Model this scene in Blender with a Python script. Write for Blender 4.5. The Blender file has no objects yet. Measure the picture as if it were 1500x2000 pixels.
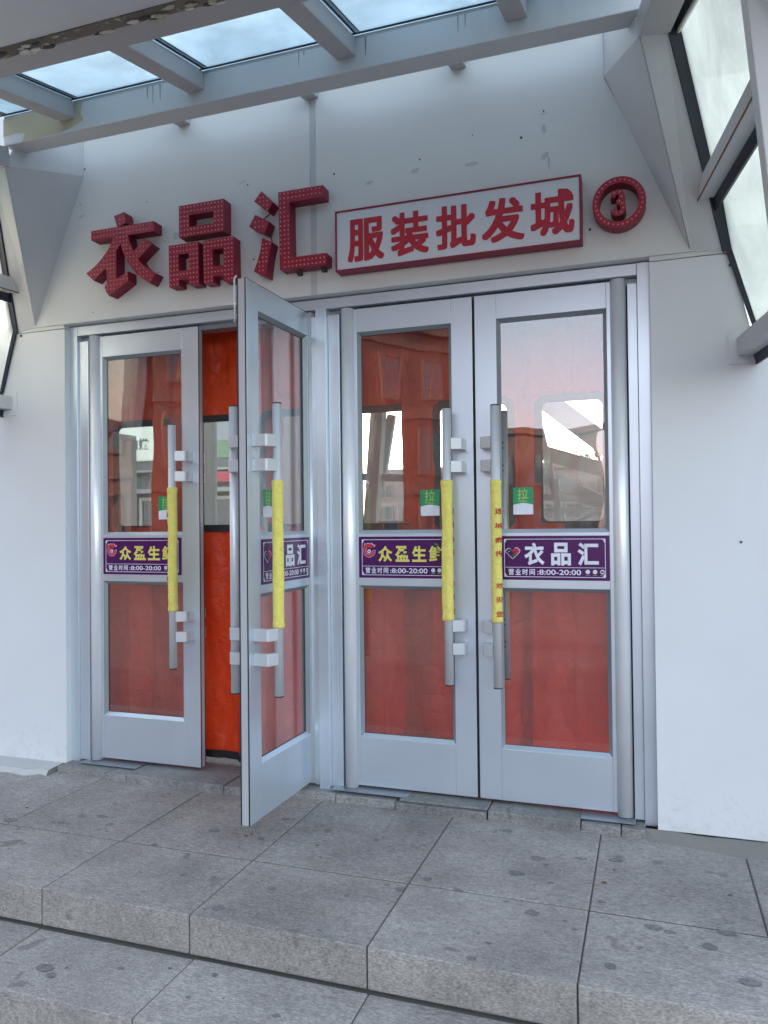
import bpy, bmesh, math, random
from math import radians as R, sin, cos, pi
from mathutils import Vector, Matrix, noise
random.seed(7)
S = bpy.context.scene
COL = S.collection

# ------------------------------------------------------------------ camera
yaw, pitch, roll = 0.331917, 0.0144276, -0.0108767
fw = Vector((-sin(yaw)*cos(pitch), cos(yaw)*cos(pitch), sin(pitch)))
rt = Vector((cos(yaw), sin(yaw), 0)); up = rt.cross(fw)
r2 = rt*cos(roll)+up*sin(roll); u2 = -rt*sin(roll)+up*cos(roll)
cam = bpy.data.cameras.new('camera'); camo = bpy.data.objects.new('camera', cam); COL.objects.link(camo)
M = Matrix((r2, u2, -fw)).transposed().to_4x4(); M.translation = Vector((3.03629, -3.49558, 1.29241))
camo.matrix_world = M
cam.sensor_fit = 'VERTICAL'; cam.sensor_height = 24; cam.lens = 1506.391/2000*24
cam.clip_start = 0.05; cam.clip_end = 1500
S.camera = camo

# ------------------------------------------------------------------ world, sun, exposure
SUN_EL, SUN_ROT = 24, -32
W = bpy.data.worlds.new('World'); S.world = W; W.use_nodes = True
nt = W.node_tree; nt.nodes.clear()
sky = nt.nodes.new('ShaderNodeTexSky'); sky.sky_type = 'NISHITA'; sky.sun_disc = False
sky.sun_elevation = R(SUN_EL); sky.sun_rotation = R(SUN_ROT); sky.air_density = 1.2; sky.dust_density = 2.2; sky.ozone_density = 1.3
bg = nt.nodes.new('ShaderNodeBackground'); bg.inputs[1].default_value = 0.15
wo = nt.nodes.new('ShaderNodeOutputWorld')
hs = nt.nodes.new('ShaderNodeHueSaturation'); hs.inputs['Saturation'].default_value = .64
nt.links.new(sky.outputs[0], hs.inputs['Color'])
# rosy band low in the sky opposite the sun, as mirrored by the doors
tc = nt.nodes.new('ShaderNodeTexCoord'); dp = nt.nodes.new('ShaderNodeVectorMath'); dp.operation = 'DOT_PRODUCT'; dp.inputs[1].default_value = (0, -1, -.9)
nt.links.new(tc.outputs['Generated'], dp.inputs[0])
mr_ = nt.nodes.new('ShaderNodeMapRange'); mr_.interpolation_type = 'SMOOTHSTEP'
for k, v in (('From Min', .74), ('From Max', .93), ('To Min', 0), ('To Max', 1)): mr_.inputs[k].default_value = v
nt.links.new(dp.outputs['Value'], mr_.inputs['Value'])
mp_ = nt.nodes.new('ShaderNodeMix'); mp_.data_type = 'RGBA'; mp_.blend_type = 'MULTIPLY'; mp_.inputs[7].default_value = (1.28, .92, 1.02, 1)
nt.links.new(mr_.outputs[0], mp_.inputs[0]); nt.links.new(hs.outputs[0], mp_.inputs[6]); nt.links.new(mp_.outputs[2], bg.inputs[0]); nt.links.new(bg.outputs[0], wo.inputs[0])
sl = bpy.data.lights.new('sun', 'SUN'); sl.energy = 1.4; sl.angle = R(2); sl.color = (1.0, .86, .72)
so = bpy.data.objects.new('sun', sl); COL.objects.link(so)
d = Vector((sin(R(SUN_ROT))*cos(R(SUN_EL)), cos(R(SUN_ROT))*cos(R(SUN_EL)), sin(R(SUN_EL))))
so.rotation_euler = d.to_track_quat('Z', 'Y').to_euler()
S.view_settings.view_transform = 'Standard'; S.view_settings.look = 'None'; S.view_settings.gamma = 1
S.view_settings.exposure = 2.22
S.render.engine = 'CYCLES'
S.cycles.max_bounces = 10; S.cycles.transparent_max_bounces = 16; S.cycles.transmission_bounces = 6
S.cycles.glossy_bounces = 5; S.cycles.sample_clamp_indirect = 6

# ------------------------------------------------------------------ materials
def mat(name):
    m = bpy.data.materials.new(name); m.use_nodes = True
    n = m.node_tree; n.nodes.clear()
    out = n.nodes.new('ShaderNodeOutputMaterial')
    return m, n, out
def N(n, t, **k):
    x = n.nodes.new(t)
    for a, b in k.items():
        if a in ('i',):
            for key, v in b.items(): x.inputs[key].default_value = v
        else: setattr(x, a, b)
    return x
def L(n, a, b): n.links.new(a, b)
def noise_tex(n, coord, scale, detail=4, rough=.5, stretch=None, dist=0):
    mp = N(n, 'ShaderNodeMapping')
    if stretch: mp.inputs['Scale'].default_value = stretch
    L(n, coord, mp.inputs[0])
    t = N(n, 'ShaderNodeTexNoise', i={'Scale': scale, 'Detail': detail, 'Roughness': rough, 'Distortion': dist})
    L(n, mp.outputs[0], t.inputs['Vector']); return t.outputs['Fac']
def ramp(n, fac, stops):
    r = N(n, 'ShaderNodeValToRGB'); e = r.color_ramp.elements
    while len(e) < len(stops): e.new(.5)
    for k, (p, c) in enumerate(stops):
        e[k].position = p; e[k].color = (c if len(c) == 4 else (*c, 1))
    L(n, fac, r.inputs[0]); return r.outputs[0]
def mix(n, fac, a, b, mode='MIX'):
    m = N(n, 'ShaderNodeMix', data_type='RGBA', blend_type=mode)
    if isinstance(fac, (int, float)): m.inputs[0].default_value = fac
    else: L(n, fac, m.inputs[0])
    for v, k in ((a, 6), (b, 7)):
        if isinstance(v, tuple): m.inputs[k].default_value = (*v[:3], 1)
        else: L(n, v, m.inputs[k])
    return m.outputs[2]
def bump(n, h, strength=.2, dist=.01):
    b = N(n, 'ShaderNodeBump', i={'Strength': strength, 'Distance': dist}); L(n, h, b.inputs['Height']); return b.outputs[0]
def objc(n): return N(n, 'ShaderNodeTexCoord').outputs['Object']
def g(v): return (v, v, v)

def paint(name, base, dirt=(.35, .33, .30), amt=.35, rough=.45, metal=0., streak=True, bumpy=.06, spec=.5, dscale=3., splash=False):
    """paint or coated metal with faint tone drift, grime and scratches"""
    m, n, o = mat(name); c = objc(n)
    p = N(n, 'ShaderNodeBsdfPrincipled', i={'Roughness': rough, 'Metallic': metal, 'Specular IOR Level': spec})
    t1 = noise_tex(n, c, dscale, 6, .6)
    drift = ramp(n, t1, [(.3, g(.93)), (.7, g(1.0))])
    col = mix(n, 1., base, drift, 'MULTIPLY')
    sm = noise_tex(n, c, dscale*2.2, 8, .65, (1, 1, .18) if streak else None, .3)
    mask = ramp(n, sm, [(.60, g(0)), (.80, g(amt))])
    col = mix(n, mask, col, dirt)
    fine = noise_tex(n, c, 90, 3, .6)
    sp = ramp(n, fine, [(.74, g(0)), (.80, g(amt*.7))])
    col = mix(n, sp, col, dirt)
    L(n, col, p.inputs['Base Color'])
    rr = ramp(n, t1, [(.3, g(rough*.85)), (.7, g(min(1, rough*1.2)))]); L(n, rr, p.inputs['Roughness'])
    if splash:   # rain splash and shoe marks, ragged patches low on the panel
        sx = N(n, 'ShaderNodeSeparateXYZ'); L(n, c, sx.inputs[0])
        mr = N(n, 'ShaderNodeMapRange', i={'From Min': 0, 'From Max': .38, 'To Min': .20, 'To Max': 0}); L(n, sx.outputs['Z'], mr.inputs['Value'])
        s1 = noise_tex(n, c, 24, 8, .75); sa = N(n, 'ShaderNodeMath', operation='ADD'); L(n, s1, sa.inputs[0]); L(n, mr.outputs[0], sa.inputs[1])
        col = mix(n, ramp(n, sa.outputs[0], [(.66, g(0)), (.82, g(.22))]), col, (.36, .33, .28)); L(n, col, p.inputs['Base Color'])
    wav = noise_tex(n, c, 7, 3, .5)
    L(n, bump(n, wav, bumpy, .02), p.inputs['Normal'])
    L(n, p.outputs[0], o.inputs[0]); return m

def granite(name, base=.36, tint=(1.0, .99, .97), stain=.55):
    m, n, o = mat(name); c = objc(n)
    p = N(n, 'ShaderNodeBsdfPrincipled', i={'Roughness': .75, 'Specular IOR Level': .3})
    a = noise_tex(n, c, 160, 3, .6, (.55, 1.6, 1.2))
    b = noise_tex(n, c, 52, 5, .7, (.6, 1.5, 1.))
    big = noise_tex(n, c, 2.3, 5, .6)
    sp = ramp(n, a, [(.34, tuple(base*.70*t for t in tint)), (.5, tuple(base*t for t in tint)), (.64, tuple(base*1.27*t for t in tint))])
    mid = ramp(n, b, [(.32, g(.74)), (.5, g(.98)), (.68, g(1.16))])
    col = mix(n, 1., sp, mid, 'MULTIPLY')
    bg_ = ramp(n, big, [(.32, g(.72)), (.66, g(1.12))])
    col = mix(n, 1., col, bg_, 'MULTIPLY')
    bl = noise_tex(n, c, 9, 2, .45, None, .4)
    stm = ramp(n, bl, [(.69, g(0)), (.74, g(stain))])
    col = mix(n, stm, col, (base*.42, base*.40, base*.38))
    bl2 = noise_tex(n, c, 4.1, 6, .65, None, .2)
    stm2 = ramp(n, bl2, [(.54, g(0)), (.72, g(stain*.6))])
    col = mix(n, stm2, col, (base*.62, base*.60, base*.57))
    at = N(n, 'ShaderNodeAttribute', attribute_name='tone')
    col = mix(n, 1., col, at.outputs['Color'], 'MULTIPLY')
    L(n, col, p.inputs['Base Color'])
    hh = mix(n, .5, a, b)
    L(n, bump(n, hh, .25, .003), p.inputs['Normal'])
    L(n, p.outputs[0], o.inputs[0]); return m

def simple(name, base, rough=.5, metal=0., spec=.5, bscale=None, bstr=.2):
    m, n, o = mat(name)
    p = N(n, 'ShaderNodeBsdfPrincipled', i={'Base Color': (*base, 1), 'Roughness': rough, 'Metallic': metal, 'Specular IOR Level': spec})
    c = objc(n)
    t = noise_tex(n, c, bscale or 25, 4, .6)
    L(n, mix(n, 1., base, ramp(n, t, [(.3, g(.86)), (.7, g(1.08))]), 'MULTIPLY'), p.inputs['Base Color'])
    if bscale: L(n, bump(n, t, bstr, .01), p.inputs['Normal'])
    L(n, p.outputs[0], o.inputs[0]); return m

def glass(name, refl=.12, tint=(.86, .90, .90), haze=.0, wav=.05, wscale=2.5, hcol=(.6, .62, .62), transl=0., ior=1.5, vstretch=.5):
    """thin pane: see-through, mirror reflection, optional film of dust"""
    m, n, o = mat(name); c = objc(n)
    w = noise_tex(n, c, wscale, 2, .4, (1, 1, vstretch))
    nb = bump(n, w, wav, .05)
    tr = N(n, 'ShaderNodeBsdfTransparent'); tr.inputs[0].default_value = (*tint, 1)
    gl = N(n, 'ShaderNodeBsdfGlossy', i={'Roughness': .0}); L(n, nb, gl.inputs['Normal'])
    gl.inputs[0].default_value = (1, 1, 1, 1)
    fr = N(n, 'ShaderNodeLayerWeight'); pw = N(n, 'ShaderNodeMath', operation='POWER'); L(n, fr.outputs['Facing'], pw.inputs[0]); pw.inputs[1].default_value = 4.5
    ad = N(n, 'ShaderNodeMath', operation='MULTIPLY_ADD', use_clamp=True); L(n, pw.outputs[0], ad.inputs[0]); ad.inputs[1].default_value = .9; ad.inputs[2].default_value = refl+.04
    ms = N(n, 'ShaderNodeMixShader'); L(n, ad.outputs[0], ms.inputs[0]); L(n, tr.outputs[0], ms.inputs[1]); L(n, gl.outputs[0], ms.inputs[2])
    last = ms.outputs[0]
    if haze > 0:
        df = N(n, 'ShaderNodeBsdfDiffuse'); df.inputs[0].default_value = (*hcol, 1)
        tl = N(n, 'ShaderNodeBsdfTranslucent'); tl.inputs[0].default_value = (*hcol, 1)
        m1 = N(n, 'ShaderNodeMixShader', i={0: transl}); L(n, df.outputs[0], m1.inputs[1]); L(n, tl.outputs[0], m1.inputs[2])
        dn = noise_tex(n, c, 1.4, 7, .6, None, .3)
        dv = noise_tex(n, c, 3.3, 8, .68, None, .5)
        hc_ = mix(n, 1., hcol, ramp(n, dv, [(.30, g(.80)), (.68, g(1.08))]), 'MULTIPLY'); L(n, hc_, df.inputs[0]); L(n, hc_, tl.inputs[0])
        dn2 = ramp(n, dn, [(.3, g(haze*.82)), (.7, g(min(1, haze*1.08)))])
        m2 = N(n, 'ShaderNodeMixShader'); L(n, dn2, m2.inputs[0]); L(n, last, m2.inputs[1]); L(n, m1.outputs[0], m2.inputs[2])
        last = m2.outputs[0]
    L(n, last, o.inputs[0]); return m

def fabric(name, base, transl=.3, tcol=None, bscale=14, bstr=.35, rough=.6, sheen=.0, crease=True):
    m, n, o = mat(name); c = objc(n)
    p = N(n, 'ShaderNodeBsdfPrincipled', i={'Roughness': rough, 'Specular IOR Level': .35, 'Sheen Weight': sheen})
    t = noise_tex(n, c, bscale, 5, .6, None, 1.2)
    cr = noise_tex(n, c, 3.1, 3, .5, (1.6, 1, .6), 1.8)
    col = mix(n, 1., base, ramp(n, t, [(.25, g(.80)), (.75, g(1.12))]), 'MULTIPLY')
    L(n, col, p.inputs['Base Color'])
    h = t
    if crease:   # sharp pressed creases
        c2 = noise_tex(n, c, 2.6, 2, .45, (1.3, 1, 1.0), 1.2)
        a1 = N(n, 'ShaderNodeMath', operation='SUBTRACT'); L(n, c2, a1.inputs[0]); a1.inputs[1].default_value = .5
        a2 = N(n, 'ShaderNodeMath', operation='ABSOLUTE'); L(n, a1.outputs[0], a2.inputs[0])
        a3 = ramp(n, a2.outputs[0], [(0, g(0)), (.035, g(1))])
        b1 = noise_tex(n, c, 5.2, 2, .5, (.8, 1, 1.5), 1.6)
        b2 = N(n, 'ShaderNodeMath', operation='SUBTRACT'); L(n, b1, b2.inputs[0]); b2.inputs[1].default_value = .47
        b3 = N(n, 'ShaderNodeMath', operation='ABSOLUTE'); L(n, b2.outputs[0], b3.inputs[0])
        b4 = ramp(n, b3.outputs[0], [(0, g(.4)), (.03, g(1))])
        h = mix(n, .3, mix(n, .5, a3, b4), mix(n, .6, t, cr))
    nb = bump(n, h, bstr, .03); L(n, nb, p.inputs['Normal'])
    last = p.outputs[0]
    if transl:
        tl = N(n, 'ShaderNodeBsdfTranslucent'); tl.inputs[0].default_value = (*(tcol or base), 1)
        ms = N(n, 'ShaderNodeMixShader', i={0: transl}); L(n, last, ms.inputs[1]); L(n, tl.outputs[0], ms.inputs[2]); last = ms.outputs[0]
    L(n, last, o.inputs[0]); return m

M_WALL = paint('white_wall_panel', (.67, .685, .68), dirt=(.42, .42, .42), amt=.10, rough=.42, bumpy=.05, dscale=1.3)
M_SEAM = paint('seam_sealant', (.50, .54, .57), dirt=(.25, .25, .25), amt=.8, rough=.6, dscale=5)
M_WALLLOW = paint('white_wall_panel_low', (.715, .74, .76), dirt=(.46, .46, .44), amt=.22, rough=.38, bumpy=.05, dscale=1.1, splash=True)
M_STEEL = paint('canopy_paint', (.47, .455, .46), dirt=(.26, .22, .19), amt=.75, rough=.5, bumpy=.12, dscale=2.6)
M_STEELW = paint('canopy_paint_pale', (.59, .60, .61), dirt=(.36, .33, .30), amt=.3, rough=.5, bumpy=.1, dscale=2.2)
M_STREAK = simple('rusty_streak', (.34, .27, .22), .7)
M_CREAMY = simple('cream_trim', (.7, .68, .6), .5)
M_PEEL = paint('yellowed_primer', (.50, .46, .32), dirt=(.22, .17, .12), amt=.8, rough=.8, bumpy=.3, dscale=9)
M_CRUST = paint('flaking_plaster', (.22, .18, .15), dirt=(.85, .80, .68), amt=1., rough=.9, bumpy=.9, dscale=12, streak=False)
M_RUST = simple('rust', (.20, .09, .05), .9, bscale=60, bstr=.5)
M_ALU = paint('door_aluminium', (.64, .71, .79), dirt=(.42, .44, .46), amt=.10, rough=.34, metal=.62, bumpy=.015, dscale=1.5)
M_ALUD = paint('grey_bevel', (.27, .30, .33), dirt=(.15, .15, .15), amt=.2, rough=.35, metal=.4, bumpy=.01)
M_TUBE = paint('brushed_tube', (.74, .76, .79), dirt=(.4, .4, .4), amt=.10, rough=.42, metal=.45, bumpy=.01)
M_BRKT = paint('bracket_metal', (.56, .58, .61), dirt=(.4, .4, .4), amt=.1, rough=.35, metal=.25, bumpy=.01)
M_BLACK = simple('black_rubber', (.015, .017, .02), .55, bscale=30)
M_GASKET = simple('blue_black_gasket', (.012, .018, .035), .45, bscale=30)
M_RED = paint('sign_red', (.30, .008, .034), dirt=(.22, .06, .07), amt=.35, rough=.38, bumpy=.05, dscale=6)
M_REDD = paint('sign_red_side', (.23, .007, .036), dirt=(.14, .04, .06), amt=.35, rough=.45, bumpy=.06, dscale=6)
M_BULB = simple('bulb_red', (.72, .26, .24), .15, spec=.9)
M_BOARD = paint('board_white', (.60, .62, .67), dirt=(.45, .45, .48), amt=.15, rough=.35, bumpy=.02)
M_REDTXT = simple('board_red', (.42, .015, .035), .4)
M_GLASS = glass('door_glass', refl=.06, tint=(.92, .94, .94), haze=.02, wav=.06, wscale=2.6, hcol=(.5, .55, .6))
M_PLASTIC = glass('clear_plastic', refl=.01, tint=(.86, .90, .88), haze=.16, wav=.35, wscale=5, hcol=(.75, .78, .76), transl=.6)
M_ROOFGL = glass('frosted_roof_glass', refl=.0, tint=(.55, .62, .65), haze=.92, wav=.05, hcol=(.57, .67, .71), transl=.93)
M_SIDEGL = glass('dusty_side_glass', refl=.0, tint=(.95, .97, .92), haze=.84, wav=.05, hcol=(.90, .90, .83), transl=.92)
M_CLEARGL = glass('clear_glass', refl=.0, haze=.08, wav=.02)
M_SUNDIFF = glass('sun_diffusing_roof', refl=.0, haze=1., wav=.05, hcol=(.85, .9, .9), transl=1.)
M_CURT = fabric('orange_curtain', (.66, .085, .025), .33, (.98, .17, .03), rough=.42, bstr=.38)
M_HEM = simple('black_hem', (.02, .022, .028), .5, bscale=40)
M_YEL = fabric('yellow_towel', (.80, .71, .17), 0, None, 60, .35, .9, .3, crease=False)
M_PURP = simple('purple_film', (.075, .008, .10), .22)
M_WHT = simple('white_ink', (.74, .76, .86), .4)
M_YTX = simple('yellow_ink', (.72, .68, .14), .4)
M_INKR = simple('red_ink', (.55, .02, .05), .4)
M_NAVY = simple('navy_ink', (.012, .015, .06), .4)
M_GREEN = simple('green_film', (.005, .30, .12), .35)
M_LEAF = simple('leaf_green', (.02, .22, .10), .4)
M_GOLD = simple('gold_ink', (.50, .55, .10), .45)
M_SLAB = granite('granite_paving', .325, (1.07, 1.0, .92), .6)
M_RISER = granite('granite_riser', .33, (.97, 1.0, 1.04), .3)
M_LEDGE = granite('granite_ledge', .24, (1.0, .99, .95), .6)
M_GROUT = simple('dark_joint', (.10, .092, .08), .95, bscale=60)
M_CEM = paint('cement_render', (.22, .215, .19), dirt=(.17, .16, .14), amt=.7, rough=.9, bumpy=.5, dscale=4, streak=False)
M_CHUNK = paint('whitewashed_concrete', (.50, .50, .49), dirt=(.33, .32, .30), amt=.6, rough=.9, bumpy=.6, dscale=5, streak=False)
M_FLOOR = granite('inner_floor', .20)
M_GROUND = granite('street_paving', .11)
M_DARK = simple('dark_void', (.03, .03, .035), .8)
M_BLIND = paint('scuff_and_sky_grey', (.50, .52, .54), dirt=(.2, .2, .2), amt=.8, dscale=25)
M_SCUFF = simple('scuff_black', (.05, .05, .055), .8)

# ------------------------------------------------------------------ mesh helpers
class MB:
    def __init__(s): s.v = []; s.f = []; s.m = []; s.mats = []; s.tone = []; s.t = 1.; s.sm = []
    def mi(s, m):
        if m not in s.mats: s.mats.append(m)
        return s.mats.index(m)
    def face(s, idx, m, smooth=False): s.f.append(idx); s.m.append(s.mi(m)); s.tone.append(s.t); s.sm.append(smooth)
    def quad(s, pts, m):
        k = len(s.v); s.v += [tuple(p) for p in pts]; s.face(list(range(k, k+len(pts))), m)
    def hexa(s, p, m):   # 8 points: bottom 4 ccw, top 4 ccw
        k = len(s.v); s.v += [tuple(q) for q in p]
        for q in ((0, 3, 2, 1), (4, 5, 6, 7), (0, 1, 5, 4), (1, 2, 6, 5), (2, 3, 7, 6), (3, 0, 4, 7)): s.face([k+i for i in q], m)
    def box(s, x0, x1, y0, y1, z0, z1, m):
        s.hexa([(x0, y0, z0), (x1, y0, z0), (x1, y1, z0), (x0, y1, z0), (x0, y0, z1), (x1, y0, z1), (x1, y1, z1), (x0, y1, z1)], m)
    def beam(s, a, b, w, h, m, upv=(0, 0, 1)):
        a = Vector(a); b = Vector(b); dd = (b-a).normalized(); sd = dd.cross(Vector(upv)).normalized(); uu = sd.cross(dd)
        q = []
        for e in (a, b):
            for sx, sz in ((-1, -1), (1, -1), (1, 1), (-1, 1)): q.append(e+sd*w/2*sx+uu*h/2*sz)
        s.hexa(q, m)
    def prism(s, pts, off, m, m2=None):  # polygon extruded by vector off
        off = Vector(off); k = len(s.v); n = len(pts)
        s.v += [tuple(p) for p in pts]+[tuple(Vector(p)+off) for p in pts]
        s.face(list(range(k, k+n))[::-1], m); s.face(list(range(k+n, k+2*n)), m)
        for i in range(n): j = (i+1) % n; s.face([k+i, k+j, k+n+j, k+n+i], m2 or m)
    def tube(s, a, b, r, m, n=20, r2=None, cap=True):
        a = Vector(a); b = Vector(b); dd = (b-a).normalized(); t = Vector((1, 0, 0)) if abs(dd.x) < .9 else Vector((0, 1, 0))
        e1 = dd.cross(t).normalized(); e2 = dd.cross(e1); k = len(s.v); r2 = r if r2 is None else r2
        for e, rr in ((a, r), (b, r2)):
            for i in range(n): an = 2*pi*i/n; s.v.append(tuple(e+e1*rr*cos(an)+e2*rr*sin(an)))
        for i in range(n): j = (i+1) % n; s.face([k+i, k+j, k+n+j, k+n+i], m, True)
        if cap: s.face(list(range(k, k+n))[::-1], m); s.face(list(range(k+n, k+2*n)), m)
    def add(s, verts, faces, m, smooth=False):
        k = len(s.v); s.v += [tuple(v) for v in verts]
        for f in faces: s.face([k+i for i in f], m, smooth)
    def build(s, name, parent=None, loc=(0, 0, 0), bevel=0, fixn=True, rot=0):
        me = bpy.data.meshes.new(name); me.from_pydata(s.v, [], s.f)
        for m in s.mats: me.materials.append(m)
        me.polygons.foreach_set('material_index', s.m); me.polygons.foreach_set('use_smooth', s.sm)
        at = me.color_attributes.new('tone', 'FLOAT_COLOR', 'CORNER')
        vals = []
        for p, t in zip(me.polygons, s.tone): vals += [t, t, t, 1]*p.loop_total
        at.data.foreach_set('color', vals)
        if fixn:
            b = bmesh.new(); b.from_mesh(me); bmesh.ops.recalc_face_normals(b, faces=b.faces); b.to_mesh(me); b.free()
        me.update()
        o = bpy.data.objects.new(name, me); COL.objects.link(o); o.location = loc; o.rotation_euler = (0, 0, rot)
        if parent: o.parent = parent
        if bevel:
            mo = o.modifiers.new('bevel', 'BEVEL'); mo.width = bevel; mo.segments = 2; mo.limit_method = 'ANGLE'; mo.angle_limit = R(40)
        return o
def tag(o, label, cat, group=None):
    o['label'] = label; o['category'] = cat
    if group: o['group'] = group
    return o
def thing(name, label, cat, loc=(0, 0, 0), rot=0, group=None):
    o = bpy.data.objects.new(name, None); COL.objects.link(o); o.location = loc; o.rotation_euler = (0, 0, rot)
    o.empty_display_size = .1
    return tag(o, label, cat, group)
def struct(o): o['kind'] = 'structure'; return o
def stuff(o): o['kind'] = 'stuff'; return o

def curve_mesh(c):
    o = bpy.data.objects.new('tmp', c); COL.objects.link(o)
    dg = bpy.context.evaluated_depsgraph_get(); dg.update()
    me = bpy.data.meshes.new_from_object(o.evaluated_get(dg))
    vs = [v.co.copy() for v in me.vertices]; fs = [list(p.vertices) for p in me.polygons]
    bpy.data.objects.remove(o); bpy.data.meshes.remove(me); return vs, fs
_tc = {}
def glyph(txt, bold=0., ext=.02, res=4):
    k = (txt, bold, ext)
    if k in _tc: return _tc[k]
    c = bpy.data.curves.new('t', 'FONT'); c.body = txt; c.size = 1; c.offset = bold; c.extrude = ext; c.resolution_u = res
    r = curve_mesh(c); bpy.data.curves.remove(c); _tc[k] = r; return r
def text_at(mb, txt, x0, z0, x1, z1, y, m, bold=0., th=.001, s=1, fn=None):
    """fit lettering in the rectangle, standing in the xz plane, front at y-th; s=-1 keeps reading direction"""
    vs, fs = glyph(txt, bold)
    ax = min(v.x for v in vs); bx = max(v.x for v in vs); ay = min(v.y for v in vs); by = max(v.y for v in vs)
    out = []
    for v in vs:
        x = x0+(v.x-ax)/(bx-ax)*(x1-x0); z = z0+(v.y-ay)/(by-ay)*(z1-z0)
        yy = y-(th if v.z > 0 else .00015)
        out.append(fn(x, yy, z) if fn else (x, yy, z))
    mb.add(out, fs, m)
def poly_curve(loops, ext):
    c = bpy.data.curves.new('p', 'CURVE'); c.dimensions = '2D'; c.fill_mode = 'BOTH'; c.extrude = ext
    for lp in loops:
        sp = c.splines.new('POLY'); sp.points.add(len(lp)-1); sp.use_cyclic_u = True
        for k, q in enumerate(lp): sp.points[k].co = (q[0], q[1], 0, 1)
    r = curve_mesh(c); bpy.data.curves.remove(c); return r
def shape(mb, loops, yf, yb, mf, ms=None):
    vs, fs = poly_curve(loops, .5)
    out = [(v.x, yf if v.z > 0 else yb, v.y) for v in vs]
    k = len(mb.v); mb.v += out
    for f in fs:
        front = all(out[i][1] == yf for i in f)
        mb.face([k+i for i in f], mf if front else (ms or mf))
def inside(pt, lp):
    x, y = pt; r = False; n = len(lp)
    for i in range(n):
        x1, y1 = lp[i]; x2, y2 = lp[(i+1) % n]
        if (y1 > y) != (y2 > y) and x < (x2-x1)*(y-y1)/(y2-y1)+x1: r = not r
    return r
def dist_edge(pt, lp):
    b = 9; p = Vector(pt)
    for i in range(len(lp)):
        a = Vector(lp[i]); c = Vector(lp[(i+1) % len(lp)]); t = max(0, min(1, (p-a).dot(c-a)/max(1e-9, (c-a).length_squared)))
        b = min(b, (p-a-(c-a)*t).length)
    return b
def stud(mb, x, y, z, r, m):
    vs = []; fs = []; n = 7
    for a, (rr, yy) in enumerate(((1, 0), (.8, -.6), (.35, -1.0))):
        for i in range(n): an = 2*pi*i/n; vs.append((x+cos(an)*r*rr, y+yy*r*.9, z+sin(an)*r*rr))
    for a in range(2):
        for i in range(n): j = (i+1) % n; fs.append([a*n+i, a*n+j, (a+1)*n+j, (a+1)*n+i])
    fs.append([2*n+i for i in range(n)]); mb.add(vs, fs, m, True)
def bx(name, parent, *a, bevel=0):
    mb = MB(); mb.box(*a); return mb.build(name, parent, bevel=bevel)

# ================================================================== GROUND, STEPS
ZP = -.033; Z1 = -.170; Z2 = -.305; Z3 = -.44
gm = MB(); gm.box(-120, 120, -160, 160, Z3-.3, Z3, M_GROUND); gm.t = 1
struct(gm.build('ground'))

def slabs(name, rows, xs, ztop, zbot, m, gap=.004, mr=None, gy=.009):
    mb = MB(); random.seed(len(name))
    for (ya, yb, off) in rows:
        x_ = xs if off is None else off
        for a, b in zip(x_[:-1], x_[1:]):
            mb.t = random.uniform(.88, 1.08); dz = random.uniform(-.0015, .0015)
            mb.box(a+gap/2, b-gap/2, ya+(gy/2 if ya > -1.2 else 0), yb-gy/2, zbot, ztop+dz, m)
    o = mb.build(name, bevel=.004); return struct(o)
X = [-3.5, -2.85, -2.2, -1.56, -.93, -.33, .30, .912, 1.534, 2.178, 2.82, 3.372, 4.02, 4.66, 5.3, 5.94, 6.6]
X2 = [-3.5, -2.88, -2.24, -1.60, -.96, -.34, .30, .908, 1.534, 2.178, 2.82, 3.46, 4.10, 4.74, 5.38, 6.0, 6.6]
slabs('platform', [(-.772, .10, X), (-1.219, -.772, X2)], X, ZP, ZP-.132, M_SLAB, .005)
bed = MB(); bed.box(-3.45, 6.55, -1.208, .1, Z3+.002, ZP-.0035, M_GROUT); bed.box(-3.45, 6.55, -1.552, -1.2081, Z3+.002, Z1-.0035, M_GROUT)
bed.box(-3.45, 6.55, -1.90, -1.5521, Z3+.002, Z2-.0035, M_GROUT); struct(bed.build('step_bed'))
X3 = [-3.5, -2.9, -2.3, -1.65, -1.0, -.36, .28, .913, 1.561, 2.188, 2.83, 3.47, 4.11, 4.75, 5.4, 6.0, 6.6]
slabs('middle_step', [(-1.562, -1.226, X3)], X3, Z1, Z1-.132, M_SLAB)
slabs('bottom_step', [(-1.91, -1.566, X3)], [x+.03 for x in X3], Z2, Z2-.130, M_SLAB)
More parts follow.
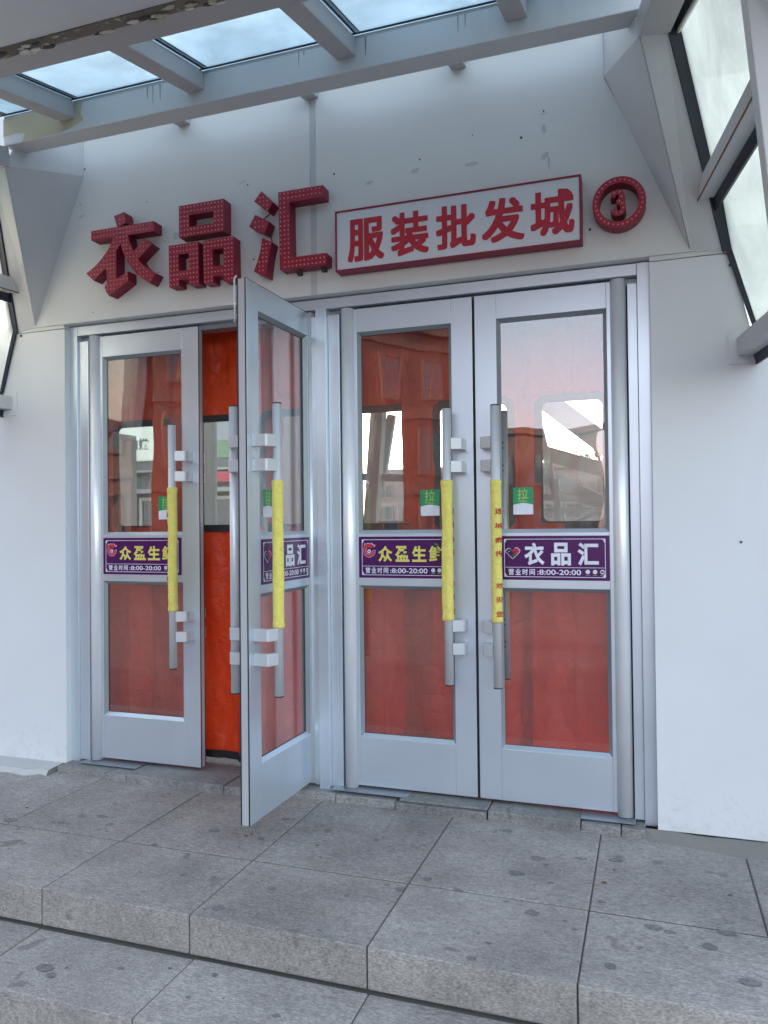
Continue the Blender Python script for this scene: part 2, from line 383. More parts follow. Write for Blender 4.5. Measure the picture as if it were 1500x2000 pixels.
# stains, gum marks and rusty plug holes on the paving
M_STAIN = granite('damp_granite', .205, (1.03, 1.0, .95), .3)
def blots(name, pts, z, m, fl=.45):
    mb = MB()
    for q in pts:
        x, y = q[0], q[1]; r = q[2] if len(q) > 2 else .022
        k = 14; ph = random.uniform(0, 6); ax = random.uniform(.8, 1.5)
        pp = [(x+cos(2*pi*i/k)*r*ax*(1+fl*noise.noise(Vector((cos(2*pi*i/k)+x*9, sin(2*pi*i/k), ph)))), y+sin(2*pi*i/k)*r*.8*(1+fl*noise.noise(Vector((cos(2*pi*i/k)+x*9, sin(2*pi*i/k)+4, ph)))), z) for i in range(k)]
        mb.prism(pp, (0, 0, .0006), m)
    return struct(mb.build(name))
random.seed(31)
ST = [(1.226, -0.559, 0.022), (1.465, -0.574, 0.016), (0.289, -0.738, 0.03), (0.526, -0.689, 0.018), (0.563, -0.601, 0.02), (0.751, -0.642, 0.02), (0.649, -0.574, 0.022), (0.488, -0.700, 0.012), (0.567, -0.694, 0.01), (1.603, -1.148, 0.02), (2.538, -0.573, 0.032), (2.599, -0.418, 0.026), (2.430, -0.186, 0.022), (2.761, -0.367, 0.016), (2.641, -0.852, 0.026), (3.033, -0.823, 0.022), (3.080, -0.837, 0.018), (3.250, -0.79, 0.02), (3.190, -0.890, 0.026), (2.235, -0.721, 0.02), (2.502, -1.180, 0.016), (2.905, -1.093, 0.02), (2.857, -0.697, 0.01), (2.672, -0.612, 0.012), (3.287, -1.057, 0.024), (2.889, -0.341, 0.02), (1.067, -0.765, 0.014), (0.536, -0.922, 0.016), (1.699, -0.410, 0.018), (1.473, -0.348, 0.012)]
ST += [(random.uniform(.1, 3.6), random.uniform(-1.18, -.15), random.uniform(.004, .010)) for _ in range(60)]
blots('paving_stain', ST, ZP+.0012, M_STAIN)
blots('paving_stain', [(1.114, -1.432, .026), (1.169, -1.457, .016), (1.680, -1.294, .014), (1.965, -1.417, .012)]+[(random.uniform(.8, 3.2), random.uniform(-1.54, -1.25), random.uniform(.005, .010)) for _ in range(15)], Z1+.0012, M_STAIN)
blots('rust_plug', [(x, y, .008) for x, y in ((1.390, -.570), (1.722, -.569), (.235, -.591), (2.858, -.549))], ZP+.0020, M_RUST)

# doorstep of loose stones under the doors
mb = MB()
for (a, b, yf, zt) in ((-.0, .33, -.13, .004), (.334, .455, -.150, .004), (.459, 1.03, -.150, .010), (1.034, 1.30, -.150, .006), (1.305, 1.60, -.085, .006),
                       (1.604, 1.90, -.088, .004), (1.904, 2.33, -.100, .002), (2.337, 2.735, -.098, .012), (2.739, 2.90, -.096, .004), (2.904, 3.0, -.096, .002)):
    mb.t = random.uniform(.85, 1.15); mb.box(a, b, yf, .14, ZP-.03, zt, M_LEDGE)
mb.t = 1.0; mb.box(1.92, 2.332, -.083, .12, .0035, .016, M_LEDGE)
o = struct(mb.build('doorstep', bevel=.004))
mb = MB(); mb.box(-1.2, 4.2, .142, 4.4, -.10, -.002, M_FLOOR); struct(mb.build('inner_floor'))
mb = MB()   # cement skirting right and broken concrete left
random.seed(3)
n = 26; top = []; bot = []
for i in range(n+1):
    x = 3.0+i*(4.6-3.0)/n
    zt = .000+.004*sin(x*9)+random.uniform(-.002, .002); yb = -.105-.30*max(0, min(1, (x-3.04)/.9))**.9*.55-random.uniform(0, .006)
    top.append((x, -.058, zt-.004)); bot.append((x, yb if x > 3.02 else -.10, ZP-.004))
vs = top+bot+[(p[0], -.058, ZP-.01) for p in top]; k = n+1
mb.add(vs, [[i, i+1, k+i+1, k+i] for i in range(n)]+[[k+i, k+i+1, 2*k+i+1, 2*k+i] for i in range(n)]+[[i+1, i, 2*k+i, 2*k+i+1] for i in range(n)]+[[0, k, 2*k], [n, 2*k+n, k+n]], M_CEM, False)
skR = mb
mb = MB(); vs = []; fs = []; n = 40
for i in range(n+1):
    x = -2.2+i*(.0+2.2)/n; e = random.uniform(-.012, .012)
    t = 1 if x < -.06 else .90
    vs += [(x-.02, -.058, .001), (x-.02+e, (-.185+e*.7)*t, -.009), (x-.02, (-.205+e*1.3)*t, ZP+.0005), (x-.02, -.058, ZP)]
for i in range(n):
    for q in range(3): fs.append([i*4+q, i*4+q+1, i*4+q+5, i*4+q+4])
mb.add(vs, fs, M_CHUNK); mb.add(vs[-4:], [[3, 2, 1, 0]], M_CEM); mb.add(vs[:4], [[0, 1, 2, 3]], M_CEM); chL = mb

# ================================================================== WALL
YW = -.06; YU = -.07
wall = thing('entrance_wall', 'pale grey metal clad wall framing the doorway under the canopy', 'wall')
mb = MB()   # upper panels left and right of the seam
mb.prism([(-.205, YU, 2.405), (1.492, YU, 2.405), (1.492, YU, 3.395), (.143, YU, 3.395), (.143, YU, 3.20)], (0, .06, 0), M_WALL)
mb.build('upper_panel', wall, bevel=.002)
mb = MB(); mb.prism([(1.524, YU, 2.405), (3.225, YU, 2.405), (2.877, YU, 3.20), (2.877, YU, 3.405), (1.524, YU, 3.405)], (0, .06, 0), M_WALL)
mb.build('upper_panel', wall, bevel=.002)
bx('seam_strip', wall, 1.4925, 1.5235, YU+.003, -.012, 2.405, 3.40, M_SEAM)
# side pieces behind the leaning columns
mb = MB(); mb.prism([(-.34, YW+.004, 2.385), (-.20, YW+.004, 2.385), (.16, YW+.004, 3.3), (.0, YW+.004, 3.42)], (0, .05, 0), M_WALL)
mb.prism([(3.21, YW+.004, 2.385), (3.35, YW+.004, 2.385), (3.02, YW+.004, 3.42), (2.86, YW+.004, 3.3)], (0, .05, 0), M_WALL)
mb.build('corner_flashing', wall)
mb = MB(); mb.prism([(-3.5, YW, -.002), (.0005, YW, -.002), (.0005, YW, 2.383), (-.345, YW, 2.383), (-.455, YW, 2.06), (-.452, YW, 1.957), (-3.5, YW, 1.957)], (0, .24, 0), M_WALLLOW)
mb.build('lower_panel', wall, bevel=.002)
mb = MB(); mb.prism([(3.0485, YW, -.002), (6.6, YW, -.002), (6.6, YW, 1.957), (3.458, YW, 1.957), (3.367, YW, 2.373), (3.33, YW, 2.383), (3.0485, YW, 2.383)], (0, .24, 0), M_WALLLOW)
mb.build('lower_panel', wall, bevel=.002)
mb = MB(); mb.box(-.345, 0, YW-.004, YW+.05, 2.385, 2.404, M_WALL); mb.box(3.05, 3.35, YW-.004, YW+.05, 2.385, 2.404, M_WALL)
mb.box(-.004, 3.052, YW, 0.02, 2.404, 2.4045, M_WALL)
mb.build('ledge_strip', wall)
skR.build('cement_skirting', wall); chL.build('broken_plinth', wall)
mb = MB(); random.seed(11)
for (x, z, r) in ((3.36, 2.33, .005), (.15, 3.24, .005), (.75, 2.93, .004), (.55, 3.0, .003), (.62, 2.62, .003), (1.18, 2.62, .005), (2.05, 2.98, .004), (2.30, 3.05, .003),
                  (2.52, 3.0, .006), (2.62, 3.1, .004), (2.81, 2.55, .006), (1.15, 3.0, .004), (.12, 3.05, .003), (.2, 2.45, .003), (1.62, 2.98, .005), (.66, 2.78, .003)):
    mb.tube((x, YU-.0015, z), (x, YU+.002, z), r, M_SCUFF, 8)
mb.tube((3.425, YW-.004, 2.19), (3.425, YW+.002, 2.19), .008, M_BRKT, 10)
mb.tube((-.30, YW-.004, 2.37), (-.30, YW+.002, 2.37), .007, M_SCUFF, 8)
mb.tube((3.385, YW-.004, 1.20), (3.385, YW+.002, 1.20), .005, M_SCUFF, 8)
mb.build('screw_hole', wall)
mb = MB()
for (x, z, w, h, a) in ((1.80, 2.91, .05, .018, .1), (2.03, 2.93, .05, .03, .2), (2.30, 2.92, .09, .022, .05), (2.62, 2.90, .05, .03, .6), (2.64, 2.87, .012, .08, 0),
                        (2.62, 3.02, .03, .05, .2), (2.62, 3.09, .05, .006, .1), (.13, 2.985, .06, .010, .25), (1.12, 3.02, .05, .006, .35), (.73, 2.80, .045, .05, 0), (.43, 2.57, .02, .02, .5)):
    pts = []
    for i in range(12):
        an = 2*pi*i/12; rr = random.uniform(.55, 1.0)
        px, pz = cos(an)*w/2*rr, sin(an)*h/2*rr
        pts.append((x+px*cos(a)-pz*sin(a), YU-.0012, z+px*sin(a)+pz*cos(a)))
    mb.prism(pts, (0, .002, 0), M_BLIND)
mb.build('scuff_mark', wall)
# building body behind
bd = MB(); bd.box(-6, -.25, .20, .9, -.1, 1.9, M_WALLLOW); bd.box(3.35, 8, .20, .9, -.1, 1.9, M_WALLLOW)
bd.build('side_wall_body', wall)
bx('soffit_panel', wall, -.2, 3.25, .03, 2.4, 2.43, 3.30, M_DARK)

# ================================================================== DOOR FRAME
fr = thing('door_frame', 'silver aluminium frame with centre mullion around the four glass doors', 'door frame')
mb = MB(); mb.box(0.0, .052, -.022, .10, -.004, 2.398, M_ALU); mb.build('jamb', fr, bevel=.002)
mb = MB(); mb.box(2.998, 3.049, -.022, .10, -.004, 2.398, M_ALU); mb.build('jamb', fr, bevel=.002)
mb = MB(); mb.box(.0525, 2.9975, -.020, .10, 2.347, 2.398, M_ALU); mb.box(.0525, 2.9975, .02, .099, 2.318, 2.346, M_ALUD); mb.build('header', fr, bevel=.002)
mb = MB(); mb.box(1.497, 1.553, -.035, .10, .002, 2.346, M_ALU); mb.build('mullion', fr, bevel=.002)
for a, b in ((.0525, .115), (1.462, 1.4965), (1.5535, 1.612), (2.957, 2.9975)):
    bx('filler_strip', fr, a, b, -.008, .09, .012, 2.317, M_ALU, bevel=.002)
for a, b in ((.09, .455), (1.57, 1.95), (2.735, 2.96)):
    bx('threshold_plate', fr, a, b, -.068, .05, .0165 if a > 1.5 and a < 2 else .011, .020 if a > 1.5 and a < 2 else .014, M_ALUD, bevel=.0005)
mb = MB(); mb.box(1.06, 1.12, -.034, -.0225, 2.362, 2.386, M_BRKT); mb.tube((1.05, -.04, 2.374), (1.10, -.04, 2.374), .005, M_ALUD, 8); mb.build('catch', fr, bevel=.003)
for a, b in ((2.269, 2.286), (.108, .150), (2.925, 2.968), (1.600, 1.65)): bx('backing_gasket', fr, a, b, .048, .06, .022, 2.33, M_BLACK)

# ================================================================== DOORS
ZB, ZT = .030, 2.336
def leaf(label, hx, s, Wd, hy=0., rot=0., kind='mkt', sleeve=None):
    root = thing('glass_door', label, 'door', (hx, hy, 0), rot, 'glass entrance doors')
    def bxs(mb, u0, u1, *r):
        a, b = sorted((s*u0, s*u1)); mb.box(a, b, *r)
    f = MB(); U0, U1 = .083, Wd-.100
    bxs(f, .066, U0, 0, .045, ZB, ZT, M_ALU); bxs(f, U1, Wd, 0, .045, ZB, ZT, M_ALU)
    for z0, z1 in ((ZB, .262), (.992, 1.243), (2.222, ZT)): bxs(f, U0+.0006, U1-.0006, .0006, .0444, z0, z1, M_ALU)
    f.build('door_leaf_frame', root, bevel=.0012)
    for (z0, z1) in ((.262, .992), (1.243, 2.222)):   # splayed beads round each pane
        b = MB()
        o4 = [(U0, z0), (U1, z0), (U1, z1), (U0, z1)]; i4 = [(U0+.016, z0+.016), (U1-.016, z0+.016), (U1-.016, z1-.016), (U0+.016, z1-.016)]
        for k in range(4):
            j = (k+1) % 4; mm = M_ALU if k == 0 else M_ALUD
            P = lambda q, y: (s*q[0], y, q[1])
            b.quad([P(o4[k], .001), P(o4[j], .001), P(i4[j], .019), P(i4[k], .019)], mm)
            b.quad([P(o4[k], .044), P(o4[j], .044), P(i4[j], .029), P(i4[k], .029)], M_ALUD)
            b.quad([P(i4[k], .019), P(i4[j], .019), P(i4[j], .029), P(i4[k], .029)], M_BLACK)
        b.build('glazing_bead', root)
        p = MB(); bxs(p, U0+.0155, U1-.0155, .0215, .0265, z0+.0155, z1-.0155, M_GLASS); p.build('glass_pane', root)
    e = MB()
    bxs(e, Wd, Wd+.0035, .001, .006, ZB, ZT, M_BLACK); bxs(e, Wd, Wd+.0035, .039, .044, ZB, ZT, M_BLACK); bxs(e, Wd+.0001, Wd+.0012, .006, .039, ZB, ZT, M_BRKT)
    bxs(e, .07, Wd, .002, .008, ZT, ZT+.003, M_BLACK)
    bxs(e, .04, .066, .014, .030, ZB, ZT, M_BLACK)
    e.build('edge_seal', root)
    h = MB(); n = 28; k0 = 0; r = .0335
    for z in (.018, 2.341):
        for i in range(n): an = 2*pi*i/n; h.v.append((s*.034+r*cos(an), .010+r*1.0*sin(an), z))
    for i in range(n): j = (i+1) % n; h.face([i, j, n+j, n+i], M_TUBE2, True)
    h.face(list(range(n))[::-1], M_TUBE2); h.face(list(range(n, 2*n)), M_TUBE2); h.build('hinge_post', root)
    uc = Wd-.105
    for (yc, sg) in ((-.085, -1), (.130, 1)):
        hd = MB(); hd.tube((s*uc, yc, .558), (s*uc, yc, 1.811), .0198, M_TUBE, 28); ho = hd.build('pull_handle', root)
        for z0, z1 in ((.553, .5578), (1.8112, 1.816)):
            c = MB(); c.tube((s*uc, yc, z0), (s*uc, yc, z1), .0200, M_BLACK, 24); c.build('end_cap', ho)
        for zb in (.693, .797, 1.520, 1.625):
            c = MB(); y0 = 0 if sg < 0 else .045
            pr = [(Wd-.034, 0), (Wd-.034, .066), (Wd-.040, .073), (Wd-.085, .094), (Wd-.085, .072), (Wd-.062, .058), (Wd-.062, 0)]
            c.prism([(s*a, y0+sg*b, zb) for a, b in pr], (0, 0, .052), M_BRKT); c.build('handle_bracket', ho, bevel=.0015)
            if sg > 0:
                c = MB()
                for dz in (.014, .038): c.tube((s*uc, yc-.0195, zb+dz), (s*uc, yc-.022, zb+dz), .004, M_BLACK, 8)
                c.build('bracket_screw', ho)
    # ---- purple opening-hours panel
    sx0, sx1 = sorted((s*(U0+.001), s*(U1-.008)))
    sg_ = MB(); sg_.box(sx0, sx1, -.0018, .0002, 1.030, 1.228, M_PURP); sgo = sg_.build('hours_panel', root, bevel=.0008)
    t = MB(); w = sx1-sx0; yt = -.0019
    fx = lambda a: sx0+a*w
    for (a0, a1, z0, z1) in ((.035, .965, 1.212, 1.2145), (.035, .965, 1.043, 1.0455), (.035, .040, 1.043, 1.2145), (.96, .965, 1.043, 1.2145), (.045, .955, 1.0855, 1.0875)):
        t.box(fx(a0), fx(a1), yt-.0004, yt, z0, z1, M_WHT)
    for ca, cz, da, dz in ((.04, 1.212, 1, -1), (.96, 1.212, -1, -1), (.04, 1.046, 1, 1), (.96, 1.046, -1, 1)):   # corner ornaments
        t.prism([(fx(ca), yt-.0006, cz), (fx(ca+.03*da), yt-.0006, cz), (fx(ca+.012*da), yt-.0006, cz+.004*dz), (fx(ca+.008*da), yt-.0006, cz+.013*dz), (fx(ca), yt-.0006, cz+.014*dz)], (0, .0005, 0), M_WHT)
    cw = .050
    for k, ch in enumerate('营业时间'): text_at(t, ch, fx(.075+k*.066), 1.052, fx(.075+k*.066+.050), 1.080, yt, M_WHT, .018, .0005)
    text_at(t, ':8:00-20:00', fx(.345), 1.054, fx(.745), 1.077, yt, M_WHT, .012, .0005)
    for k in range(3):
        cx = fx(.805+k*.065); t.tube((cx, yt-.0005, 1.0685), (cx, yt, 1.0685), .0095, M_WHT, 16)
        t.beam((cx-.006, yt-.0008, 1.0665-.004*(k == 0)), (cx+.006, yt-.0008, 1.0685+.004*(k == 0)), .0004, .004, M_NAVY, (0, 1, 0)) if k < 2 else t.box(cx-.006, cx+.006, yt-.001, yt-.0005, 1.064, 1.072, M_NAVY)
        t.box(cx-.009, cx+.009, yt-.0004, yt, 1.0535, 1.0548, M_GOLD)
    if kind == 'yi':
        for ch, a0, a1 in (('衣', .225, .415), ('品', .475, .655), ('汇', .715, .905)): text_at(t, ch, fx(a0), 1.096, fx(a1), 1.197, yt, M_WHT, .035, .0007)
        hx_, hz = fx(.115), 1.153   # interlocked heart mark
        def hp(sc, m, dy):
            pts = [(-.036, .006), (-.022, .020), (-.012, .020), (0, .008), (.010, .022), (.022, .024), (.036, .010), (.030, -.002), (0, -.030)]
            shape(t, [[(hx_+a*sc, hz+b*sc) for a, b in pts]], yt-dy-.0004, yt-dy, m)
        hp(1.0, M_WHT, 0); hp(.90, M_NAVY, .0005)
        shape(t, [[(hx_+a, hz+b) for a, b in ((-.003, .006), (.010, .020), (.022, .0215), (.033, .009), (.026, 0), (.002, -.014), (.002, -.008), (.018, .004), (.016, .010), (.006, .004))]], yt-.0014, yt-.001, M_INKR)
        shape(t, [[(hx_+a, hz+b) for a, b in ((-.024, .005), (-.016, .012), (.001, -.004), (-.002, -.018))]], yt-.0018, yt-.0014, M_PURP)
        t.tube((hx_-.016, yt-.0022, hz+.005), (hx_-.016, yt-.0016, hz+.005), .0022, M_WHT, 8)
    else:
        for ch, a0, a1 in (('众', .215, .37), ('盈', .40, .555), ('生', .58, .735), ('鲜', .76, .93)): text_at(t, ch, fx(a0), 1.108, fx(a1), 1.183, yt, M_YTX, .032, .0007)
        shape(t, [[(fx(.83)+a, 1.188+b) for a, b in ((-.006, .010), (-.002, -.002), (.010, -.006), (.016, .001), (.008, .006))]], yt-.0012, yt-.0006, M_LEAF)
        cx, cz = fx(.115), 1.160
        def ring(r0, r1, a0, a1, m, dy, n=24):
            pts = [(cx+r1*cos(a0+(a1-a0)*i/n), cz+r1*sin(a0+(a1-a0)*i/n)) for i in range(n+1)]+[(cx+r0*cos(a1-(a1-a0)*i/n), cz+r0*sin(a1-(a1-a0)*i/n)) for i in range(n+1)]
            shape(t, [pts], yt-dy-.0004, yt-dy, m)
        ring(.0165, .0315, R(95), R(368), M_WHT, 0); ring(.0178, .0302, R(95), R(366), M_INKR, .0005)
        hd_ = [(-.024, .022), (-.022, .034), (-.012, .031), (-.006, .036), (.004, .032), (.012, .036), (.020, .028), (.030, .026), (.024, .016), (.014, .020), (.008, .012), (-.002, .016), (-.012, .012)]
        shape(t, [[(cx+a*1.1, cz+b*1.06) for a, b in hd_]], yt-.0009, yt-.0004, M_WHT); shape(t, [[(cx+a, cz+b) for a, b in hd_]], yt-.0014, yt-.001, M_INKR)
        for k in range(6):
            an = k*pi/3; t.tube((cx+.006*cos(an), yt-.0010, cz-.003+.006*sin(an)), (cx+.006*cos(an), yt, cz-.003+.006*sin(an)), .0042, M_WHT, 8)
        t.tube((cx, yt-.0014, cz-.003), (cx, yt-.001, cz-.003), .004, M_INKR, 8)
    t.build('lettering', sgo)
    # ---- green pull notice (its code square is left out)
    pu = Wd-.260 if s > 0 else Wd-.165
    px0 = s*(Wd-.262) if s > 0 else s*(Wd-.165); px1 = px0+.092
    if s < 0: px0, px1 = -(Wd-.165), -(Wd-.165)+.090
    st = MB(); st.box(px0, px1, .0200, .0212, 1.325, 1.448, M_WHT)
    zc = 1.372; pts = [(px0, 1.448), (px1, 1.448), (px1, zc-.003)]+[(px1-(px1-px0)*i/8, zc-.003+.008*sin(pi*i/8)) for i in range(1, 8)]+[(px0, zc-.003)]
    shape(st, [pts], .0192, .0199, M_GREEN); sto = st.build('pull_notice', root)
    t = MB(); text_at(t, '拉', px0+.021, 1.395, px1-.021, 1.443, .0190, M_GOLD, .004, .0004); text_at(t, 'PULL', px0+.024, 1.381, px1-.024, 1.391, .0190, M_GOLD, .008, .0004)
    t.build('lettering', sto)
    return root, s*uc
M_TUBE2 = paint('satin_post', (.88, .90, .93), dirt=(.35, .35, .35), amt=.1, rough=.33, metal=.35, bumpy=.01)

leaves = []
leaves.append(leaf('leftmost glass door, closed, purple panel with yellow writing and yellow sleeve', .119, 1, .690, hy=.0))
leaves.append(leaf('glass door standing wide open at right angles beside the centre mullion', 1.452, -1, .668, hy=.055, rot=R(88.7), kind='yi'))
leaves.append(leaf('closed glass door right of the centre mullion, purple panel with yellow writing', 1.617, 1, .654))
leaves.append(leaf('rightmost closed glass door with purple panel in large white writing', 2.952, -1, .669, kind='yi'))
# rod bolt on the top free corner of the open door
op = leaves[1][0]
mb = MB(); mb.tube((-.675, .052, 2.15), (-.675, .052, 2.338), .004, M_TUBE, 10); mb.tube((-.675, .052, 2.338), (-.660, .052, 2.352), .004, M_TUBE, 10); mb.box(-.682, -.668, .045, .058, 2.24, 2.26, M_TUBE)
mb.build('bolt_rod', op)

# ---- yellow cloth sleeves on the handles
def sleeve(leafobj, u, z0, z1, label, face=0., flap=None, text=None, seed=1):
    root, ux = leafobj
    o_ = thing('handle_sleeve', label, 'cloth sleeve', group='yellow cloth sleeves on the door handles')
    c, s_ = cos(root.rotation_euler.z), sin(root.rotation_euler.z)
    lx, ly = ux, -.085
    o_.location = (root.location.x+lx*c-ly*s_, root.location.y+lx*s_+ly*c, 0); o_.rotation_euler = (0, 0, root.rotation_euler.z)
    mb = MB(); nz = 70; na = 36; vs = []; fs = []
    for k in range(nz+1):
        z = z0+(z1-z0)*k/nz; hem = .0016 if k in (1, 2, nz-1, nz-2) else 0
        for i in range(na):
            an = 2*pi*i/na
            nn = noise.noise(Vector((cos(an)*1.2+seed*9, sin(an)*1.2, z*9)))*.0016+noise.noise(Vector((cos(an)*3+seed, sin(an)*3, z*38)))*.0005
            rr = .0242+nn+hem
            fl = 0
            if flap is not None:
                da = (an-flap+pi) % (2*pi)-pi
                if abs(da) < .20: fl = (.012+.003*sin(z*11+seed))*(1-abs(da)/.20)
            vs.append((cos(an)*(rr+fl), sin(an)*(rr+fl)*1.0, z))
    for k in range(nz):
        for i in range(na): j = (i+1) % na; fs.append([k*na+i, k*na+j, (k+1)*na+j, (k+1)*na+i])
    mb.add(vs, fs, M_YEL, True)
    so_ = mb.build('cloth', o_); md = so_.modifiers.new('thick', 'SOLIDIFY'); md.thickness = .002; md.offset = -1
    t = MB(); zt = z1-.128
    chars = '连城商街 欢迎您'
    zz = [.0, .064, .128, .188, None, .330, .390, .455]
    for ch, dz in zip(chars, zz):
        if dz is None: continue
        zc_ = z1-.140-dz
        def fn(x, y, z, a0=face):
            an = a0+x/.0268; rr = .0282+(-y)
            return (cos(an)*rr, sin(an)*rr, z)
        text_at(t, ch, -.019, zc_-.013, .019, zc_+.013, 0, M_INKR2, .012, .0006, fn=fn)
    t.build('lettering', o_)
M_INKR2 = simple('stitched_red', (.50, .015, .03), .8)
sleeve(leaves[0], 0, .850, 1.488, 'yellow cloth sleeve with red lettering on the leftmost door handle', face=R(214), seed=1)
sleeve(leaves[1], 0, .848, 1.481, 'yellow cloth sleeve with overlapping seam on the open door handle', face=R(28), flap=R(-107), seed=2)
sleeve(leaves[2], 0, .848, 1.484, 'yellow cloth sleeve with open seam, on the handle left of the centre gap', face=R(20), flap=R(228), seed=3)
sleeve(leaves[3], 0, .846, 1.480, 'yellow cloth sleeve with red characters facing out on the rightmost door handle', face=R(-48), seed=4)

# ================================================================== SIGN LETTERS
YF = -.14
def letter(name, label, groups):
    r = thing(name, label, 'sign letter', group='red studded sign characters')
    mb = MB(); st = MB()
    for loops in groups:
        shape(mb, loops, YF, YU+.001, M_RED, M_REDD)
        xs = [p[0] for p in loops[0]]; zs = [p[1] for p in loops[0]]
        x0, z0 = min(xs)+.0115, min(zs)+.0115
        z = z0
        nx = max(1, round((max(xs)-min(xs)-.023)/.0205)); nz = max(1, round((max(zs)-min(zs)-.023)/.0225))
        for a in range(nx+1):
            for b in range(nz+1):
                q = (x0+(max(xs)-min(xs)-.023)*a/nx, z0+(max(zs)-min(zs)-.023)*b/nz)
                if inside(q, loops[0]) and all(not inside(q, h) for h in loops[1:]) and min(dist_edge(q, h) for h in loops) > .0065:
                    stud(st, q[0], YF, q[1], .0042, M_BULB)
    mb.build('box_letter', r); st.build('bulbs', r)
    return r
yi_dot = [(0.395, 2.922), (0.459, 2.935), (0.469, 2.878), (0.441, 2.867), (0.426, 2.8645), (0.414, 2.865)]
yi = [(0.249, 2.862), (0.410, 2.862), (0.642, 2.862), (0.642, 2.810), (0.483, 2.811), (0.490, 2.778), (0.502, 2.748), (0.517, 2.722), (0.547, 2.747), (0.576, 2.783), (0.630, 2.744), (0.600, 2.721), (0.545, 2.678), (0.562, 2.653), (0.599, 2.622), (0.651, 2.592), (0.616, 2.542), (0.576, 2.569), (0.531, 2.603), (0.497, 2.642), (0.471, 2.681), (0.452, 2.722), (0.442, 2.749), (0.437, 2.769), (0.409, 2.738), (0.408, 2.589), (0.482, 2.621), (0.483, 2.571), (0.423, 2.537), (0.361, 2.505), (0.344, 2.527), (0.334, 2.554), (0.348, 2.572), (0.346, 2.637), (0.335, 2.651), (0.263, 2.596), (0.216, 2.640), (0.268, 2.669), (0.315, 2.706), (0.355, 2.747), (0.379, 2.786), (0.388, 2.810), (0.249, 2.812)]
def subdiv(lp): return lp
letter('sign_character', 'red studded box character leftmost of the three above the doors, with two sweeping legs', [[yi_dot], [yi]])
letter('sign_character', 'red studded box character made of three squares, middle of the three', [
    [[(.793, 2.917), (1.054, 2.917), (1.054, 2.755), (.793, 2.755)], [(.853, 2.863), (.993, 2.863), (.994, 2.803), (.853, 2.803)]],
    [[(.731, 2.722), (.905, 2.722), (.908, 2.508), (.852, 2.508), (.850, 2.539), (.790, 2.539), (.791, 2.510), (.732, 2.510)], [(.788, 2.670), (.849, 2.670), (.851, 2.587), (.790, 2.587)]],
    [[(.931, 2.722), (1.106, 2.722), (1.108, 2.503), (1.052, 2.503), (1.051, 2.536), (.989, 2.536), (.990, 2.506), (.936, 2.506)], [(.987, 2.670), (1.048, 2.670), (1.049, 2.586), (.988, 2.586)]]])
hui = letter('sign_character', 'red studded box character with three drops and an open square, beside the white board', [
    [[(1.263, 2.923), (1.325, 2.859), (1.294, 2.819), (1.223, 2.878)]], [[(1.228, 2.812), (1.302, 2.769), (1.278, 2.712), (1.194, 2.758)]],
    [[(1.265, 2.693), (1.318, 2.666), (1.304, 2.620), (1.293, 2.555), (1.285, 2.500), (1.218, 2.534), (1.238, 2.580), (1.254, 2.629)]],
    [[(1.354, 2.903), (1.590, 2.903), (1.591, 2.847), (1.413, 2.846), (1.415, 2.578), (1.605, 2.577), (1.604, 2.524), (1.360, 2.524)]]])
mb = MB(); mb.tube((1.30, -.10, 2.83), (1.24, -.10, 2.79), .003, M_SCUFF, 8); mb.tube((1.29, -.10, 2.72), (1.30, -.10, 2.68), .003, M_SCUFF, 8)
mb.box(1.43, 1.45, -.10, YU+.001, 2.505, 2.5238, M_SCUFF); mb.box(1.56, 1.58, -.10, YU+.001, 2.508, 2.5238, M_SCUFF); mb.build('fixing_bracket', hui)

bd_ = thing('sign_board', 'white lightbox with red frame and five red characters above the right doors', 'sign')
mb = MB(); x0, x1, z0, z1 = 1.650, 2.781, 2.480, 2.767; t_ = .0085
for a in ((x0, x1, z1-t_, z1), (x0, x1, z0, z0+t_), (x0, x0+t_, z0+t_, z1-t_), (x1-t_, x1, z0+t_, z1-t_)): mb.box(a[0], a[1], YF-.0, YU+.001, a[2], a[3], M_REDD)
mb.build('board_frame', bd_, bevel=.001)
bx('board_face', bd_, x0+t_, x1-t_, YF+.004, YU-.004, z0+t_, z1-t_, M_BOARD)
t = MB()
for ch, a, b, c, d_ in (('服', 1.712, 1.894, 2.516, 2.717), ('装', 1.926, 2.108, 2.516, 2.716), ('批', 2.141, 2.325, 2.520, 2.716), ('发', 2.350, 2.540, 2.521, 2.716), ('城', 2.565, 2.752, 2.522, 2.718)):
    
    for k_, (ex, ez) in enumerate(((1, 1), (-1, 1), (1, -1), (-1, -1), (0, 0), (1, 0), (-1, 0), (0, 1), (0, -1))):
        ddx, ddz = .0056*ex, .0056*ez
        text_at(t, ch, a+.006+ddx, c+.006+ddz, b-.006+ddx, d_-.006+ddz, YF+.004, M_REDTXT, 0, .0012+.00012*k_)
t.build('lettering', bd_)

nr = thing('number_sign', 'round red studded ring with a red numeral three inside it', 'sign')
cx, cz, ro, ri = 2.9335, 2.6245, .1075, .081
mb = MB(); nn = 56
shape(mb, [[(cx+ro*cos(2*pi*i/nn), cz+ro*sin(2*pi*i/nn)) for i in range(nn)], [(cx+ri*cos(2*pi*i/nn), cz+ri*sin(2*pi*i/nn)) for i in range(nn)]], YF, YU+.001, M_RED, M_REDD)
for i in range(30):
    an = 2*pi*i/30+.05; stud(mb, cx+.0945*cos(an), YF, cz+.0945*sin(an), .0042, M_BULB)
mb.build('ring', nr)
mb = MB()

